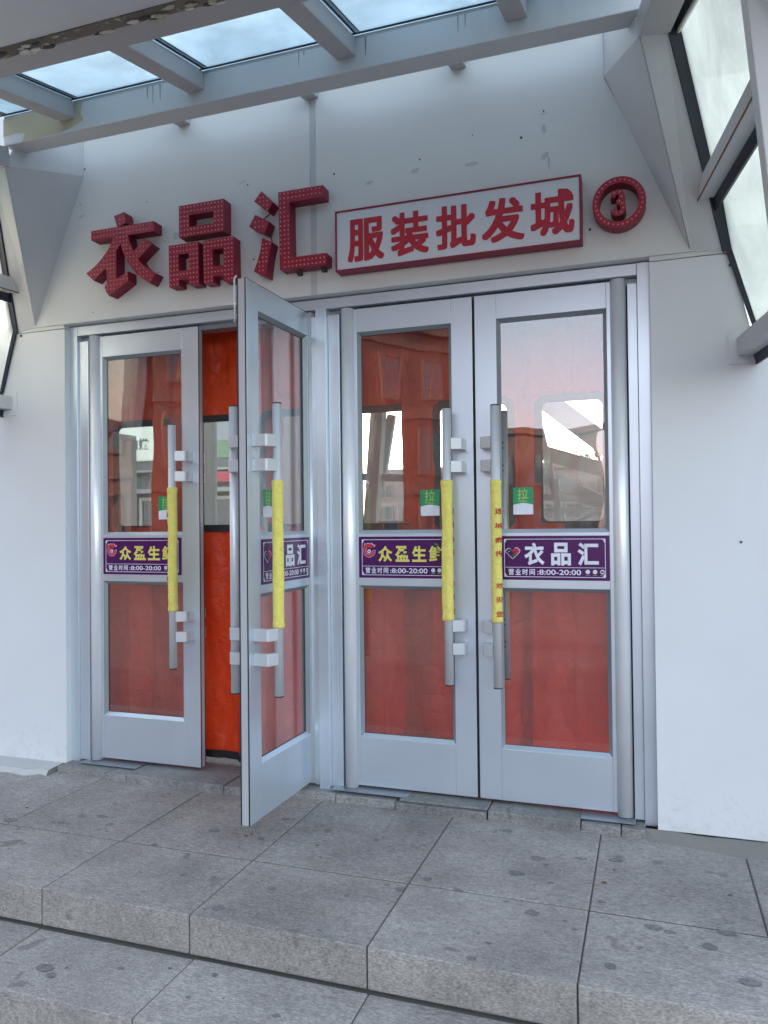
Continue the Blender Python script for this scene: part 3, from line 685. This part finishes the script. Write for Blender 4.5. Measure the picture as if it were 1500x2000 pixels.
o3 = [(570, 560), (600, 490), (660, 450), (760, 430), (840, 460), (862, 540), (862, 600), (850, 650), (872, 700), (887, 780), (885, 850), (850, 930), (780, 970), (700, 985), (620, 965), (578, 905), (562, 855), (665, 825), (682, 870), (720, 888), (762, 860), (775, 800), (760, 748), (700, 738), (688, 700), (690, 640), (730, 630), (752, 580), (740, 535), (705, 525), (678, 555), (665, 600), (570, 598)]
c3 = lambda X__, Y__: (2.826+(X__-182)/1123*.215, 2.6225-(Y__+.107*(X__-743)-700)*.0002)
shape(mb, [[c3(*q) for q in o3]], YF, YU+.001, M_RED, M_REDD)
for q in ((650, 500), (770, 475), (803, 570), (755, 665), (812, 715), (832, 812), (790, 900), (685, 925), (622, 875)): stud(mb, c3(*q)[0], YF, c3(*q)[1], .0040, M_BULB)
mb.build('numeral', nr)

# ================================================================== CANOPY
cp = thing('entrance_canopy', 'grey painted steel and frosted glass canopy over the doorway', 'canopy')
ZC = 3.215
def rz(y): return 3.37+.222*(y+.46)     # height of the glass at depth y (falls outward)
XL, XR = -.02, 3.04
mb = MB(); mb.box(XL, XR, -.46, -.355, ZC, 3.350, M_STEELW); mb.build('cross_beam', cp, bevel=.004)
mb = MB(); mb.box(XL, XR, -.455, -.365, 3.3505, 3.366, M_STEEL); mb.build('beam_lip', cp)
mb = MB()
pk = [(-.02, 3.349), (.47, 3.349), (.455, 3.30), (.47, 3.26), (.40, 3.235), (.33, 3.222), (.10, 3.217), (.12, 3.26), (.06, 3.268), (-.02, 3.262)]
shape(mb, [pk], -.4612, -.459, M_PEEL); mb.build('peeled_patch', cp)
mb = MB(); random.seed(17)
for xr in (.84, .87, .91, 1.62, 1.645, 2.33, 2.36, 1.93, .44, .46):
    h_ = random.uniform(.02, .09); w_ = random.uniform(.002, .005); mb.prism([(xr-w_, -.4608, 3.348), (xr+w_, -.4608, 3.348), (xr+w_*.3, -.4608, 3.348-h_), (xr-w_*.4, -.4608, 3.348-h_*.9)], (0, .001, 0), M_STREAK)
mb.build('rust_streak', cp)
for xc in (.785, 1.505, 2.24):
    mb = MB(); mb.beam((xc, -.36, 3.33+.01), (xc, -.068, 3.395), .072, .055, M_STEEL); mb.build('wall_bracket', cp, bevel=.003)
RX = (-.35, .378, 1.10, 1.84, 2.565, 3.30)
for xc in RX[1:5]:
    mb = MB(); mb.beam((xc, -.459, 3.318), (xc, -1.12, 3.318-.222*.66), .088, .080, M_STEEL); mb.build('rafter', cp, bevel=.004)
    mb = MB(); mb.beam((xc, -.462, 3.372), (xc, -1.09, 3.372-.222*.628), .05, .024, M_STEEL); mb.build('light_leak_filler', cp)  # filler added to block sky light leaking between rafter and glass
# front cross beam and flaking soffit further out
yb0, yb1 = -1.075, -1.215; zb = rz(-1.1)-.125
mb = MB(); mb.hexa([(-.6, yb1, zb-.03), (3.7, yb1, zb-.03), (3.7, yb0, zb), (-.6, yb0, zb), (-.6, yb1, zb+.13), (3.7, yb1, zb+.13), (3.7, yb0, zb+.16), (-.6, yb0, zb+.16)], M_STEEL); mb.build('front_beam', cp, bevel=.004)
mb = MB(); random.seed(5); vs = []; n = 90
for i in range(n+1):
    x = -.6+4.3*i/n
    vs += [(x, yb1-.0005, zb-.028+random.uniform(-.004, .004)), (x, yb1-.030+random.uniform(-.010, .010), zb-.046+random.uniform(-.006, .004)), (x, yb1-.060+random.uniform(-.008, .008), zb-.036), (x, yb1-.055, zb+.02), (x, yb1-.0005, zb+.02)]
fs = []
for i in range(n):
    for q in range(5): fs.append([i*5+q, i*5+(q+1) % 5, i*5+5+(q+1) % 5, i*5+5+q])
mb.add(vs, fs, M_CRUST)
for _ in range(110):
    x = random.uniform(-.2, 2.4); y = yb1-random.uniform(.002, .055); w_ = random.uniform(.006, .028)
    pp = [(x+w_*random.uniform(.6, 1.5)*cos(a_*pi/4), y+w_*.45*random.uniform(.5, 1)*sin(a_*pi/4), zb-.052+.012*abs((yb1-y)/.03-1)) for a_ in range(8)]
    mb.prism(pp, (0, 0, .004), random.choice((M_CREAMY, M_CREAMY, M_PEEL, M_GROUT)))
mb.build('flaking_plaster', cp)
mb = MB(); mb.hexa([(-.7, -2.3, 2.82), (3.8, -2.3, 2.82), (3.8, yb1-.06, zb-.034), (-.7, yb1-.06, zb-.034), (-.7, -2.3, 2.87), (3.8, -2.3, 2.87), (3.8, yb1-.06, zb+.02), (-.7, yb1-.06, zb+.02)], M_WALLLOW); mb.build('outer_soffit', cp)
# roof panes with gaskets
def pane(quad, m, name, th=.008, inset=.0):
    q = [Vector(p) for p in quad]; nrm = (q[1]-q[0]).cross(q[3]-q[0]).normalized()
    mb = MB(); mb.prism(q, nrm*th, m); return mb.build(name, cp)
EX = [-.06]+list(RX[1:5])+[3.08]
for a, b in zip(EX[:-1], EX[1:]):
    x0, x1 = a+.02, b-.02
    pane([(x0, -.435, rz(-.435)+.012), (x1, -.435, rz(-.435)+.012), (x1, -1.12, rz(-1.12)+.012), (x0, -1.12, rz(-1.12)+.012)], M_ROOFGL, 'roof_pane')
    mb = MB()
    for (p, q) in (((x0, -.462), (x1, -.462)), ((x0+.026, -.462), (x0+.026, -1.08)), ):
        mb.beam((p[0], p[1], rz(p[1])+.004), (q[0], q[1], rz(q[1])+.004), .007, .012, M_GASKET)
    mb.beam((x0+.036, -.472, rz(-.472)+.008), (x0+.036, -1.08, rz(-1.08)+.008), .006, .004, M_STEELW)
    mb.beam((x0+.045, -.472, rz(-.472)+.004), (x0+.045, -1.08, rz(-1.08)+.004), .004, .006, M_GASKET)
    mb.build('gasket', cp)
pane([(-.05, -.35, 3.415), (3.06, -.35, 3.415), (3.06, -.05, 3.46), (-.05, -.05, 3.46)], M_CLEARGL, 'roof_pane')

# leaning columns, corner gussets and side bays, mirrored about x = 1.51
def side(mx):
    X_ = (lambda x: x) if mx > 0 else (lambda x: 3.02-x)
    V = lambda x, y, z: (X_(x), y, z)
    B1, B2 = (3.212, -.066, 2.404), (3.337, -.066, 2.388); T1, T2 = (3.028, -.462, 3.108), (3.121, -.462, 3.140)
    mb = MB(); off = Vector((.02, .085, .035))
    pts = [B1, B2, T2, T1]; back = [tuple(Vector(p)+off) for p in pts]
    mb.hexa([V(*B1), V(*B2), V(*back[1]), V(*back[0]), V(*T1), V(*T2), V(*back[2]), V(*back[3])], M_STEELW); mb.build('leaning_column', cp, bevel=.003)
    # gusset: triangular closing plate between wall and column
    Wp = (2.877, -.068, 3.205)
    mb = MB(); mb.prism([V(*Wp), V(3.209, -.068, 2.408), V(3.026, -.462, 3.112)], (0, .004, .012), M_STEELW); mb.build('corner_gusset', cp)
    mb = MB(); mb.prism([V(*Wp), V(3.026, -.462, 3.113), V(3.0, -.40, ZC+.05), V(2.877, -.068, 3.40)], ((.012 if mx > 0 else -.012), 0, 0), M_STEELW); mb.build('upper_gusset', cp)
    # eave member from column head outwards
    E0, E1 = Vector((3.075, -.43, 3.165)), Vector((3.18, -1.13, 3.015))
    mb = MB(); mb.beam(V(*E0), V(*E1), .115, .10, M_STEEL); mb.build('eave_member', cp, bevel=.004)
    # rails running out along the side
    for nm, a, b, w, h in (('side_rail', (3.268, -.10, 2.615), (3.405, -1.02, 2.615), .075, .075), ('side_rail', (3.418, -.056, 1.995), (3.565, -1.02, 1.995), .075, .075)):
        mb = MB(); mb.beam(V(*a), V(*b), w, h, M_STEELW); mb.build(nm, cp, bevel=.003)
    mb = MB(); mb.box(*sorted((X_(3.350), X_(3.475))), -.0645, -.0605, 1.925, 2.055, M_WALLLOW); mb.build('rail_base_plate', cp)
    mb = MB()
    a, b = Vector((3.268, -.10, 2.615)), Vector((3.405, -1.02, 2.615))
    c = Vector((-.040, 0, -.0385)); mb.beam(V(*(a+c)), V(*(b+c)), .004, .006, M_RUST); mb.build('rust_line', cp)
    # nearer leaning column of the next frame
    mb = MB(); K0, K1 = Vector((3.40, -1.06, 1.90)), Vector((3.318, -1.06, 2.95))
    q = [V(3.399, -1.08, 1.90), V(3.53, -1.08, 1.90), V(3.53, -.99, 1.90), V(3.399, -.99, 1.90), V(3.298, -1.08, 3.02), V(3.42, -1.08, 3.02), V(3.42, -.99, 3.02), V(3.298, -.99, 3.02)]
    mb.hexa(q, M_WALLLOW); mb.build('front_column', cp, bevel=.004)
    # glazing, slightly outside the members
    o = Vector((.030, 0, .012))
    A, Bq = Vector((3.135, -.455, 3.155))+o, Vector((3.268+.032, -.17, 2.63))+o*.3
    C, D = Vector((3.43, -1.10, 2.63))+o*.3, Vector((3.25, -1.10, 3.00))+o
    pane([V(*A), V(*Bq), V(*C), V(*D)], M_SIDEGL, 'side_pane')
    A2, B2_ = Vector((3.305, -.13, 2.60))+o*.4, Vector((3.46, -.03, 2.02))+o*.2
    C2, D2 = Vector((3.60, -1.10, 2.02))+o*.2, Vector((3.45, -1.10, 2.60))+o*.4
    A2b = Vector((3.345, -.03, 2.42))+o*.4
    mb = MB(); mb.prism([V(*A2), V(*A2b), V(*B2_), V(*C2), V(*D2)], (.006 if mx > 0 else -.006, 0, .002), M_SIDEGL); mb.build('side_pane', cp)
    mb = MB()
    ov = Vector((.93, .20, .30)).normalized()
    def strip(p, q, a, b, m=M_GASKET, o_=ov, th=.010):
        p, q = Vector(p), Vector(q); nn = (q-p).cross(o_).normalized()*th
        mb.hexa([V(*(p+o_*a)), V(*(q+o_*a)), V(*(q+o_*b)), V(*(p+o_*b)), V(*(p+o_*a+nn)), V(*(q+o_*a+nn)), V(*(q+o_*b+nn)), V(*(p+o_*b+nn))], m)
    strip((3.121, -.462, 3.145), (3.337, -.066, 2.388), -.004, .050); strip((3.121, -.464, 3.142), (3.337, -.068, 2.385), .050, .068, M_STEELW)
    strip((3.345, -.064, 2.395), (3.452, -.064, 2.03), .0, .022, M_GASKET, Vector((1, 0, .2)))
    dn = Vector((.25, 0, -1)).normalized(); upv_ = Vector((.35, 0, 1)).normalized()
    strip((3.29, -.14, 2.575), (3.43, -1.04, 2.575), .0, .045, M_GASKET, dn)
    strip((3.15, -.45, 3.14), (3.26, -1.08, 2.99), -.035, .03, M_GASKET, dn); strip((3.15, -.45, 3.14), (3.26, -1.08, 2.99), .03, .042, M_CREAMY, dn)
    strip((3.44, -.06, 1.962), (3.60, -1.02, 1.962), .0, .045, M_GASKET, dn)
    mb.build('gasket', cp)
side(1); side(-1)

# ================================================================== CURTAINS BEHIND THE DOORS
def curtain(label, x0, x1, y, win, zb=.05, seed=0, win_hem=.035, amp=.014):
    r = thing('door_curtain', label, 'curtain', group='orange quilted curtains behind the glass doors')
    nx = max(8, int((x1-x0)/.006)); nz = 110; ztop = 2.42
    def yy(x, z):
        f = 1 if z > zb+.3 else .6
        cr_ = -abs(noise.noise(Vector((x*3.2+z*1.1+seed, z*1.7-x*1.5, seed*2))))*.050-abs(noise.noise(Vector((x*5-z*2.3, z*2.+seed, 7))))*.026
        sm = sum(-.007*math.exp(-((x-q_)/.006)**2) for q_ in seams)
        return y+.012+cr_+sm+amp*f*noise.noise(Vector((x*8+seed*5, z*.5, seed)))*2.4+.006*noise.noise(Vector((x*5+seed, z*4+x*3, 3)))+.003*noise.noise(Vector((x*22, z*9+x*14, seed)))
    seams = [x0+(x1-x0)*k_/3.+.01*seed for k_ in (1, 2)]
    mb = MB(); grid = {}
    inw = lambda x, z: win and win[0] < x < win[1] and win[2] < z < win[3]
    xs = sorted(set([x0+(x1-x0)*i/nx for i in range(nx+1)]+(list(win[:2]) if win else [])))
    zs = sorted(set([zb+(ztop-zb)*i/nz for i in range(nz+1)]+(list(win[2:]) if win else [])+[zb+.04]))
    xs = [a for k, a in enumerate(xs) if x0 <= a <= x1]
    for i, x in enumerate(xs):
        for k, z in enumerate(zs): grid[i, k] = len(mb.v); mb.v.append((x, yy(x, z), z))
    for i in range(len(xs)-1):
        for k in range(len(zs)-1):
            cx_, cz_ = (xs[i]+xs[i+1])/2, (zs[k]+zs[k+1])/2
            if inw(cx_, cz_): continue
            mb.face([grid[i, k], grid[i+1, k], grid[i+1, k+1], grid[i, k+1]], M_CURT, True)
    o = mb.build('fabric_panel', r, fixn=False); md = o.modifiers.new('thick', 'SOLIDIFY'); md.thickness = .004
    h = MB(); vs = []; n = 24
    for i in range(n+1):
        x = x0+(x1-x0)*i/n; q = yy(x, zb)
        vs += [(x, q-.006, zb-.028+.003*noise.noise(Vector((x*30, 0, 0)))), (x, q-.006, zb+.012), (x, q+.006, zb+.012), (x, q+.006, zb-.028)]
    fs = [[0, 1, 2, 3], [4*n+3, 4*n+2, 4*n+1, 4*n]]
    for i in range(n):
        for q in range(4): fs.append([i*4+q, i*4+(q+1) % 4, i*4+4+(q+1) % 4, i*4+4+q])
    h.add(vs, fs, M_HEM); h.build('bottom_hem', r)
    if win:
        a, b, c, d_ = win
        def rr(x0, x1, z0, z1, rad, n=6):
            out = []
            for cx, cz, st in ((x1-rad, z1-rad, 0), (x0+rad, z1-rad, 90), (x0+rad, z0+rad, 180), (x1-rad, z0+rad, 270)):
                for i in range(n+1): an = R(st+90*i/n); out.append((cx+rad*cos(an), cz+rad*sin(an)))
            return out
        w = MB(); shape(w, [rr(a-.030, b+.030, c-.030, d_+.030, .055), rr(a+.008, b-.008, c+.008, d_-.008, .030)], y-.016, y-.010, M_HEM); w.build('window_border', r)
        w = MB(); vs = []; n1, n2 = 12, 24
        for i in range(n1+1):
            for k in range(n2+1):
                x = a+(b-a)*i/n1; z = c+(d_-c)*k/n2; vs.append((x, y-.004+.007*noise.noise(Vector((x*6+seed, z*5, 1))), z))
        w.add(vs, [[i*(n2+1)+k, (i+1)*(n2+1)+k, (i+1)*(n2+1)+k+1, i*(n2+1)+k+1] for i in range(n1) for k in range(n2)], M_PLASTIC, True)
        w.build('clear_window', r, fixn=False)
ZW0, ZW1 = 1.285, 1.866
curtain('orange curtain with clear window behind the leftmost door', .02, .56, .235, (.128, .50, ZW0, ZW1), seed=1)
curtain('orange curtain showing in the open gap between door and door', .375, 1.20, .215, (.60, 1.05, ZW0, ZW1), seed=2, amp=.02)
curtain('bright orange curtain flap hanging behind the open glass door', .925, 1.60, .185, (1.10, 1.46, ZW0, ZW1), zb=.045, seed=3)
curtain('orange curtain with clear window right of the centre mullion', 1.56, 2.0, .235, (1.60, 1.95, ZW0, ZW1), seed=4)
curtain('orange curtain overlapping at the gap between the two right doors', 1.858, 2.50, .210, (2.055, 2.40, ZW0, ZW1), seed=5)
curtain('orange curtain with clear window behind the rightmost door', 2.44, 3.04, .235, (2.55, 2.842, ZW0, ZW1), seed=6)

# ================================================================== BUILDING BEHIND, SEEN THROUGH THE CURTAIN WINDOWS
mb = MB(); mb.box(-3.5, 6.6, .24, .6, 3.47, 3.85, M_WALL); mb.build('sun_blocker', wall)  # unseen block added above the wall to keep direct sun off the canopy
mb = MB(); mb.box(-4, 6.6, .26, .80, 2.52, 2.60, M_WALL); mb.build('passage_ceiling', wall)
mb = MB(); mb.hexa([(-4, .81, 2.56), (6.6, .81, 2.56), (6.6, 5.6, 3.0), (-4, 5.6, 3.0), (-4, .81, 2.58), (6.6, .81, 2.58), (6.6, 5.6, 3.02), (-4, 5.6, 3.02)], M_SUNDIFF); mb.build('sun_diffusing_roof', wall)  # unseen roof, made frosted and long to diffuse the sun behind the curtains
M_BRICK = paint('dull_brick', (.20, .11, .085), dirt=(.12, .08, .07), amt=.5, rough=.85, bumpy=.3, dscale=2)
M_BRICK2 = paint('orange_brick', (.19, .08, .055), dirt=(.14, .08, .07), amt=.4, rough=.85, bumpy=.2, dscale=.6)
M_CREAM = paint('cream_stone', (.62, .58, .48), dirt=(.4, .36, .3), amt=.3, rough=.8, bumpy=.1, dscale=.5)
M_CREAMD = paint('cream_stone_band', (.78, .76, .66), dirt=(.5, .46, .4), amt=.2, rough=.8, bumpy=.1, dscale=.5)
M_WIN = simple('window_dark_glass', (.04, .055, .075), .08, spec=.9)
M_GREYB = paint('grey_fascia', (.22, .22, .21), amt=.3, rough=.6, dscale=3)
M_SIGNW = simple('sign_cream', (.80, .82, .74), .5)
def lit(name, col, e):
    m, n, o = mat(name); p = N(n, 'ShaderNodeBsdfPrincipled', i={'Base Color': (*col, 1), 'Emission Color': (*col, 1), 'Emission Strength': e}); L(n, p.outputs[0], o.inputs[0]); return m
M_LITSIGN = lit('backlit_sign', (.80, .84, .74), .16)
M_LED = lit('led_red', (.55, .08, .11), .06)
M_POSTER = simple('faded_green', (.30, .46, .28), .6)
M_STEELB = paint('rear_frame_paint', (.50, .52, .53), dirt=(.2, .19, .18), amt=.5, rough=.5, bumpy=.1, dscale=3)
M_FAR = paint('far_haze_stone', (.42, .33, .32), amt=.3, rough=.9, dscale=.3)
M_PINK = simple('pink_sign_film', (.75, .08, .18), .5)

sp = thing('fruit_shop', 'brown shop with cream signboard seen through the leftmost curtain window', 'shop')
bx('shop_wall', sp, -8, -1.30, 4.62, 8, Z3, 3.2, M_BRICK)
mb = MB(); mb.box(-6, -2.02, 4.45, 4.615, 2.09, 2.52, M_LITSIGN); so_ = mb.build('signboard', sp, bevel=.01)
t = MB()
text_at(t, '白嫩', -3.00+.0, 2.22, -2.72, 2.36, 4.449, M_GREYB, .03, .002)

shape(t, [[(-3.12+.045*cos(2*pi*i/20), 2.23+.058*sin(2*pi*i/20)) for i in range(20)]], 4.446, 4.449, M_GOLD)
for a in (-50, -25, 0, 25, 50): t.prism([(-3.12-.012, 4.447, 2.285), (-3.12+.012, 4.447, 2.285), (-3.12+.075*sin(R(a)), 4.447, 2.285+.085*cos(R(a)))], (0, .002, 0), M_LEAF)
t.build('lettering', so_)
mb = MB(); mb.box(-6, -1.32, 4.50, 4.615, 1.97, 2.085, M_GREYB); mb.box(-6, -1.32, 4.40, 4.615, 1.94, 1.968, M_STEELB); mb.box(-6, -1.32, 4.52, 4.615, 1.74, 1.938, M_GREYB); mb.box(-6, -1.32, 4.46, 4.615, 1.69, 1.738, M_STEELB); mb.build('fascia', sp)
for a, b in ((-2.96, -1.98), (-1.92, -1.40), (-4.6, -3.22)):
    mb = MB()
    for q in ((a, b, 1.60, 1.64), (a, a+.04, .5, 1.60), (b-.04, b, .5, 1.60)): mb.box(q[0], q[1], 4.57, 4.615, q[2], q[3], M_CREAMD)
    w_ = mb.build('window', sp); bx('pane', w_, a+.04, b-.04, 4.59, 4.612, .5, 1.60, M_WIN)
mb = MB(); mb.tube((-3.06, 4.53, 1.42), (-3.06, 4.53, 1.56), .035, M_GOLD, 14); mb.build('wall_lamp', sp)
bx('sky_panel', sp, -1.98, -1.34, 4.50, 4.60, 2.30, 2.62, M_BLIND)  # pale panel added in place of the bright sky above the poster
bx('green_poster', sp, -1.98, -1.34, 4.50, 4.61, 2.09, 2.30, M_POSTER)
bx('red_sign_strip', sp, -1.96, -1.36, 4.42, 4.498, 1.80, 1.92, M_LED)
pl = thing('passage_post', 'grey square post seen through the curtain window in the open gap', 'post')
bx('post_shaft', pl, -1.12, -.93, 3.0, 3.06, -.002, 2.72, M_GREYB, bevel=.01)
bx('post_base', pl, -1.15, -.90, 2.98, 3.08, -.002, .12, M_STEELB, bevel=.01)

sf = thing('rear_steel_frame', 'pale steel frame of crossing diagonal beams behind the rightmost curtain window', 'steel frame')
def bmf(nm, a, b, w, h=None):
    m_ = MB(); m_.beam(a, b, w, h or w, M_STEELB); return m_.build(nm, sf, bevel=.004)
bmf('diagonal_beam', (2.10, 2.5, 2.38), (2.95, 2.5, 1.68), .15)
bmf('diagonal_beam', (2.16, 2.6, 1.86), (2.95, 2.6, 1.60), .11)
bmf('diagonal_beam', (2.25, 2.7, 1.66), (2.95, 2.7, 1.28), .12)
bmf('diagonal_beam', (2.22, 2.55, 2.1), (2.44, 2.55, 1.1), .055)
bmf('cross_rail', (1.6, 2.65, 1.52), (3.6, 2.65, 1.40), .055)
bmf('cross_rail', (1.6, 2.5, 1.39), (3.6, 2.5, 1.36), .04)
bmf('brace', (2.36, 2.5, 1.62), (2.46, 2.5, .0), .05)
bmf('brace', (2.42, 2.62, 1.26), (2.75, 2.62, 1.40), .03)
bmf('frame_post', (1.12, 2.0, 2.3), (.94, 2.0, 0), .10)
bmf('frame_post', (1.18, 2.1, 2.12), (1.08, 2.1, 1.55), .06)
bmf('cross_rail', (.6, 2.05, 1.67), (1.62, 2.05, 1.61), .055)
bmf('frame_post', (1.34, 2.02, 1.6), (1.20, 2.02, 0), .05)
bmf('cross_rail', (.6, 2.04, 1.29), (1.62, 2.04, 1.29), .04)
bmf('frame_post', (3.45, 2.4, 2.72), (3.45, 2.4, 0), .10)

# bare tree beyond
tr = thing('bare_tree', 'leafless tree with thin branches beyond the passage, behind the rightmost door', 'tree')
M_BARK = simple('bark', (.10, .075, .06), .9, bscale=20, bstr=.6)
random.seed(21)
tk = MB(); cw_ = MB()
base = Vector((2.62, 9, Z3)); tk.tube(base, base+Vector((-.05, 0, 1.5)), .085, M_BARK, 10, .055)
def grow(p, d_, ln, r, dep, m_):
    q = p+d_*ln; m_.tube(p, q, r, M_BARK, 5, r*.65, cap=False)
    if dep == 0: return
    for k in range(3 if dep > 1 else 4):
        nd = (d_+Vector((random.uniform(-.6, .6), random.uniform(-.6, .6), random.uniform(-.1, .5)))).normalized()
        grow(p+d_*ln*random.uniform(.55, 1), nd, ln*random.uniform(.6, .85), r*.6, dep-1, m_)
grow(base+Vector((-.05, 0, 1.45)), Vector((-.1, 0, 1)).normalized(), .75, .05, 5, cw_)
grow(base+Vector((-.03, 0, 1.1)), Vector((.5, .2, .8)).normalized(), .7, .035, 4, cw_)
tk.build('trunk', tr); cw_.build('branches', tr)

def block(name, label, A, B, dep, zt, nfl, nw, mwall, mwin, fl0=1.0, wh=.55, ww=.5, band=None, arch=False):
    """a building: facade from A to B (xy), storeys with recessed windows, eaves band"""
    r = thing(name, label, 'building')
    A = Vector((*A, 0)); B = Vector((*B, 0)); u = (B-A).normalized(); nrm = Vector((u.y, -u.x, 0)); Lh = (B-A).length
    P = lambda a, o, z: tuple(A+u*a-nrm*o+Vector((0, 0, z)))
    m_ = MB(); m_.hexa([P(0, 0, Z3), P(Lh, 0, Z3), P(Lh, dep, Z3), P(0, dep, Z3), P(0, 0, zt), P(Lh, 0, zt), P(Lh, dep, zt), P(0, dep, zt)], mwall); m_.build('wall', r)
    fh = (zt-Z3-.6)/nfl; cw = Lh/nw
    for f_ in range(nfl):
        zb_ = Z3+.3+fh*f_
        if band:
            m_ = MB(); m_.hexa([P(-.1, -.10, zb_+fh-.30), P(Lh+.1, -.10, zb_+fh-.30), P(Lh+.1, .1, zb_+fh-.30), P(-.1, .1, zb_+fh-.30), P(-.1, -.12, zb_+fh-.05), P(Lh+.1, -.12, zb_+fh-.05), P(Lh+.1, .1, zb_+fh-.05), P(-.1, .1, zb_+fh-.05)], band); m_.build('cornice_band', r)
        for w_ in range(nw):
            a0 = cw*w_+cw*(1-ww)/2; a1 = a0+cw*ww; z0_ = zb_+fh*.18; z1_ = z0_+fh*wh
            m_ = MB()
            for q in ((a0-.09, a1+.09, z1_, z1_+.10), (a0-.09, a1+.09, z0_-.10, z0_), (a0-.09, a0, z0_, z1_), (a1, a1+.09, z0_, z1_), ((a0+a1)/2-.03, (a0+a1)/2+.03, z0_, z1_)):
                m_.hexa([P(q[0], -.08, q[2]), P(q[1], -.08, q[2]), P(q[1], .05, q[2]), P(q[0], .05, q[2]), P(q[0], -.08, q[3]), P(q[1], -.08, q[3]), P(q[1], .05, q[3]), P(q[0], .05, q[3])], band or mwall)
            fr_ = m_.build('window', r)
            m_ = MB(); m_.hexa([P(a0, -.02, z0_), P(a1, -.02, z0_), P(a1, .05, z0_), P(a0, .05, z0_), P(a0, -.02, z1_), P(a1, -.02, z1_), P(a1, .05, z1_), P(a0, .05, z1_)], mwin); m_.build('pane', fr_)
    m_ = MB(); m_.hexa([P(-.2, -.25, zt), P(Lh+.2, -.25, zt), P(Lh+.2, dep, zt), P(-.2, dep, zt), P(-.2, -.25, zt+.35), P(Lh+.2, -.25, zt+.35), P(Lh+.2, dep, zt+.35), P(-.2, dep, zt+.35)], band or mwall); m_.build('roof', r)
    return r
# right-hand building seen through the dusty side glass
block('pale_building', 'cream stone building with light bands behind the dusty glass on the right', (5.3, 30), (7.6, 12), 6, 8.6, 4, 9, M_CREAM, M_BLIND, wh=.6, ww=.42, band=M_CREAMD)
# street opposite, mirrored in the doors
block('brick_building', 'orange brick building mirrored in the door glass left of the centre gap', (-2.7, -26), (-11, -16), 8, 8.3, 3, 7, M_BRICK2, M_WIN, band=M_BRICK)
block('brick_building', 'long orange brick building mirrored in the leftmost door glass', (-11.4, -15.6), (-30, -6), 8, 9.5, 3, 9, M_BRICK2, M_WIN, band=M_BRICK)
block('low_building', 'low brick building on the skyline mirrored in the rightmost door', (.8, -40), (-8, -38), 8, 6.1, 2, 6, M_BRICK, M_GREYB)
block('low_building', 'distant low building mirrored in the rightmost door under its clear window', (16, -60), (1.0, -55), 8, 3.6, 2, 9, M_FAR, M_BRICK)
block('far_building', 'hazy reddish building far beyond the passage, left of the centre mullion', (-14, 44), (1.5, 42), 8, 4.4, 3, 9, M_FAR, M_GREYB)
block('far_building', 'hazy building far beyond the passage, behind the rightmost door', (2.2, 52), (18, 52), 8, 2.6, 1, 9, M_FAR, M_GREYB)
block('left_building', 'white building beyond the canopy glass at the left edge', (-30, 12), (-12, 26), 8, 11, 4, 9, M_SIGNW, M_STEELW, band=M_CREAMD)
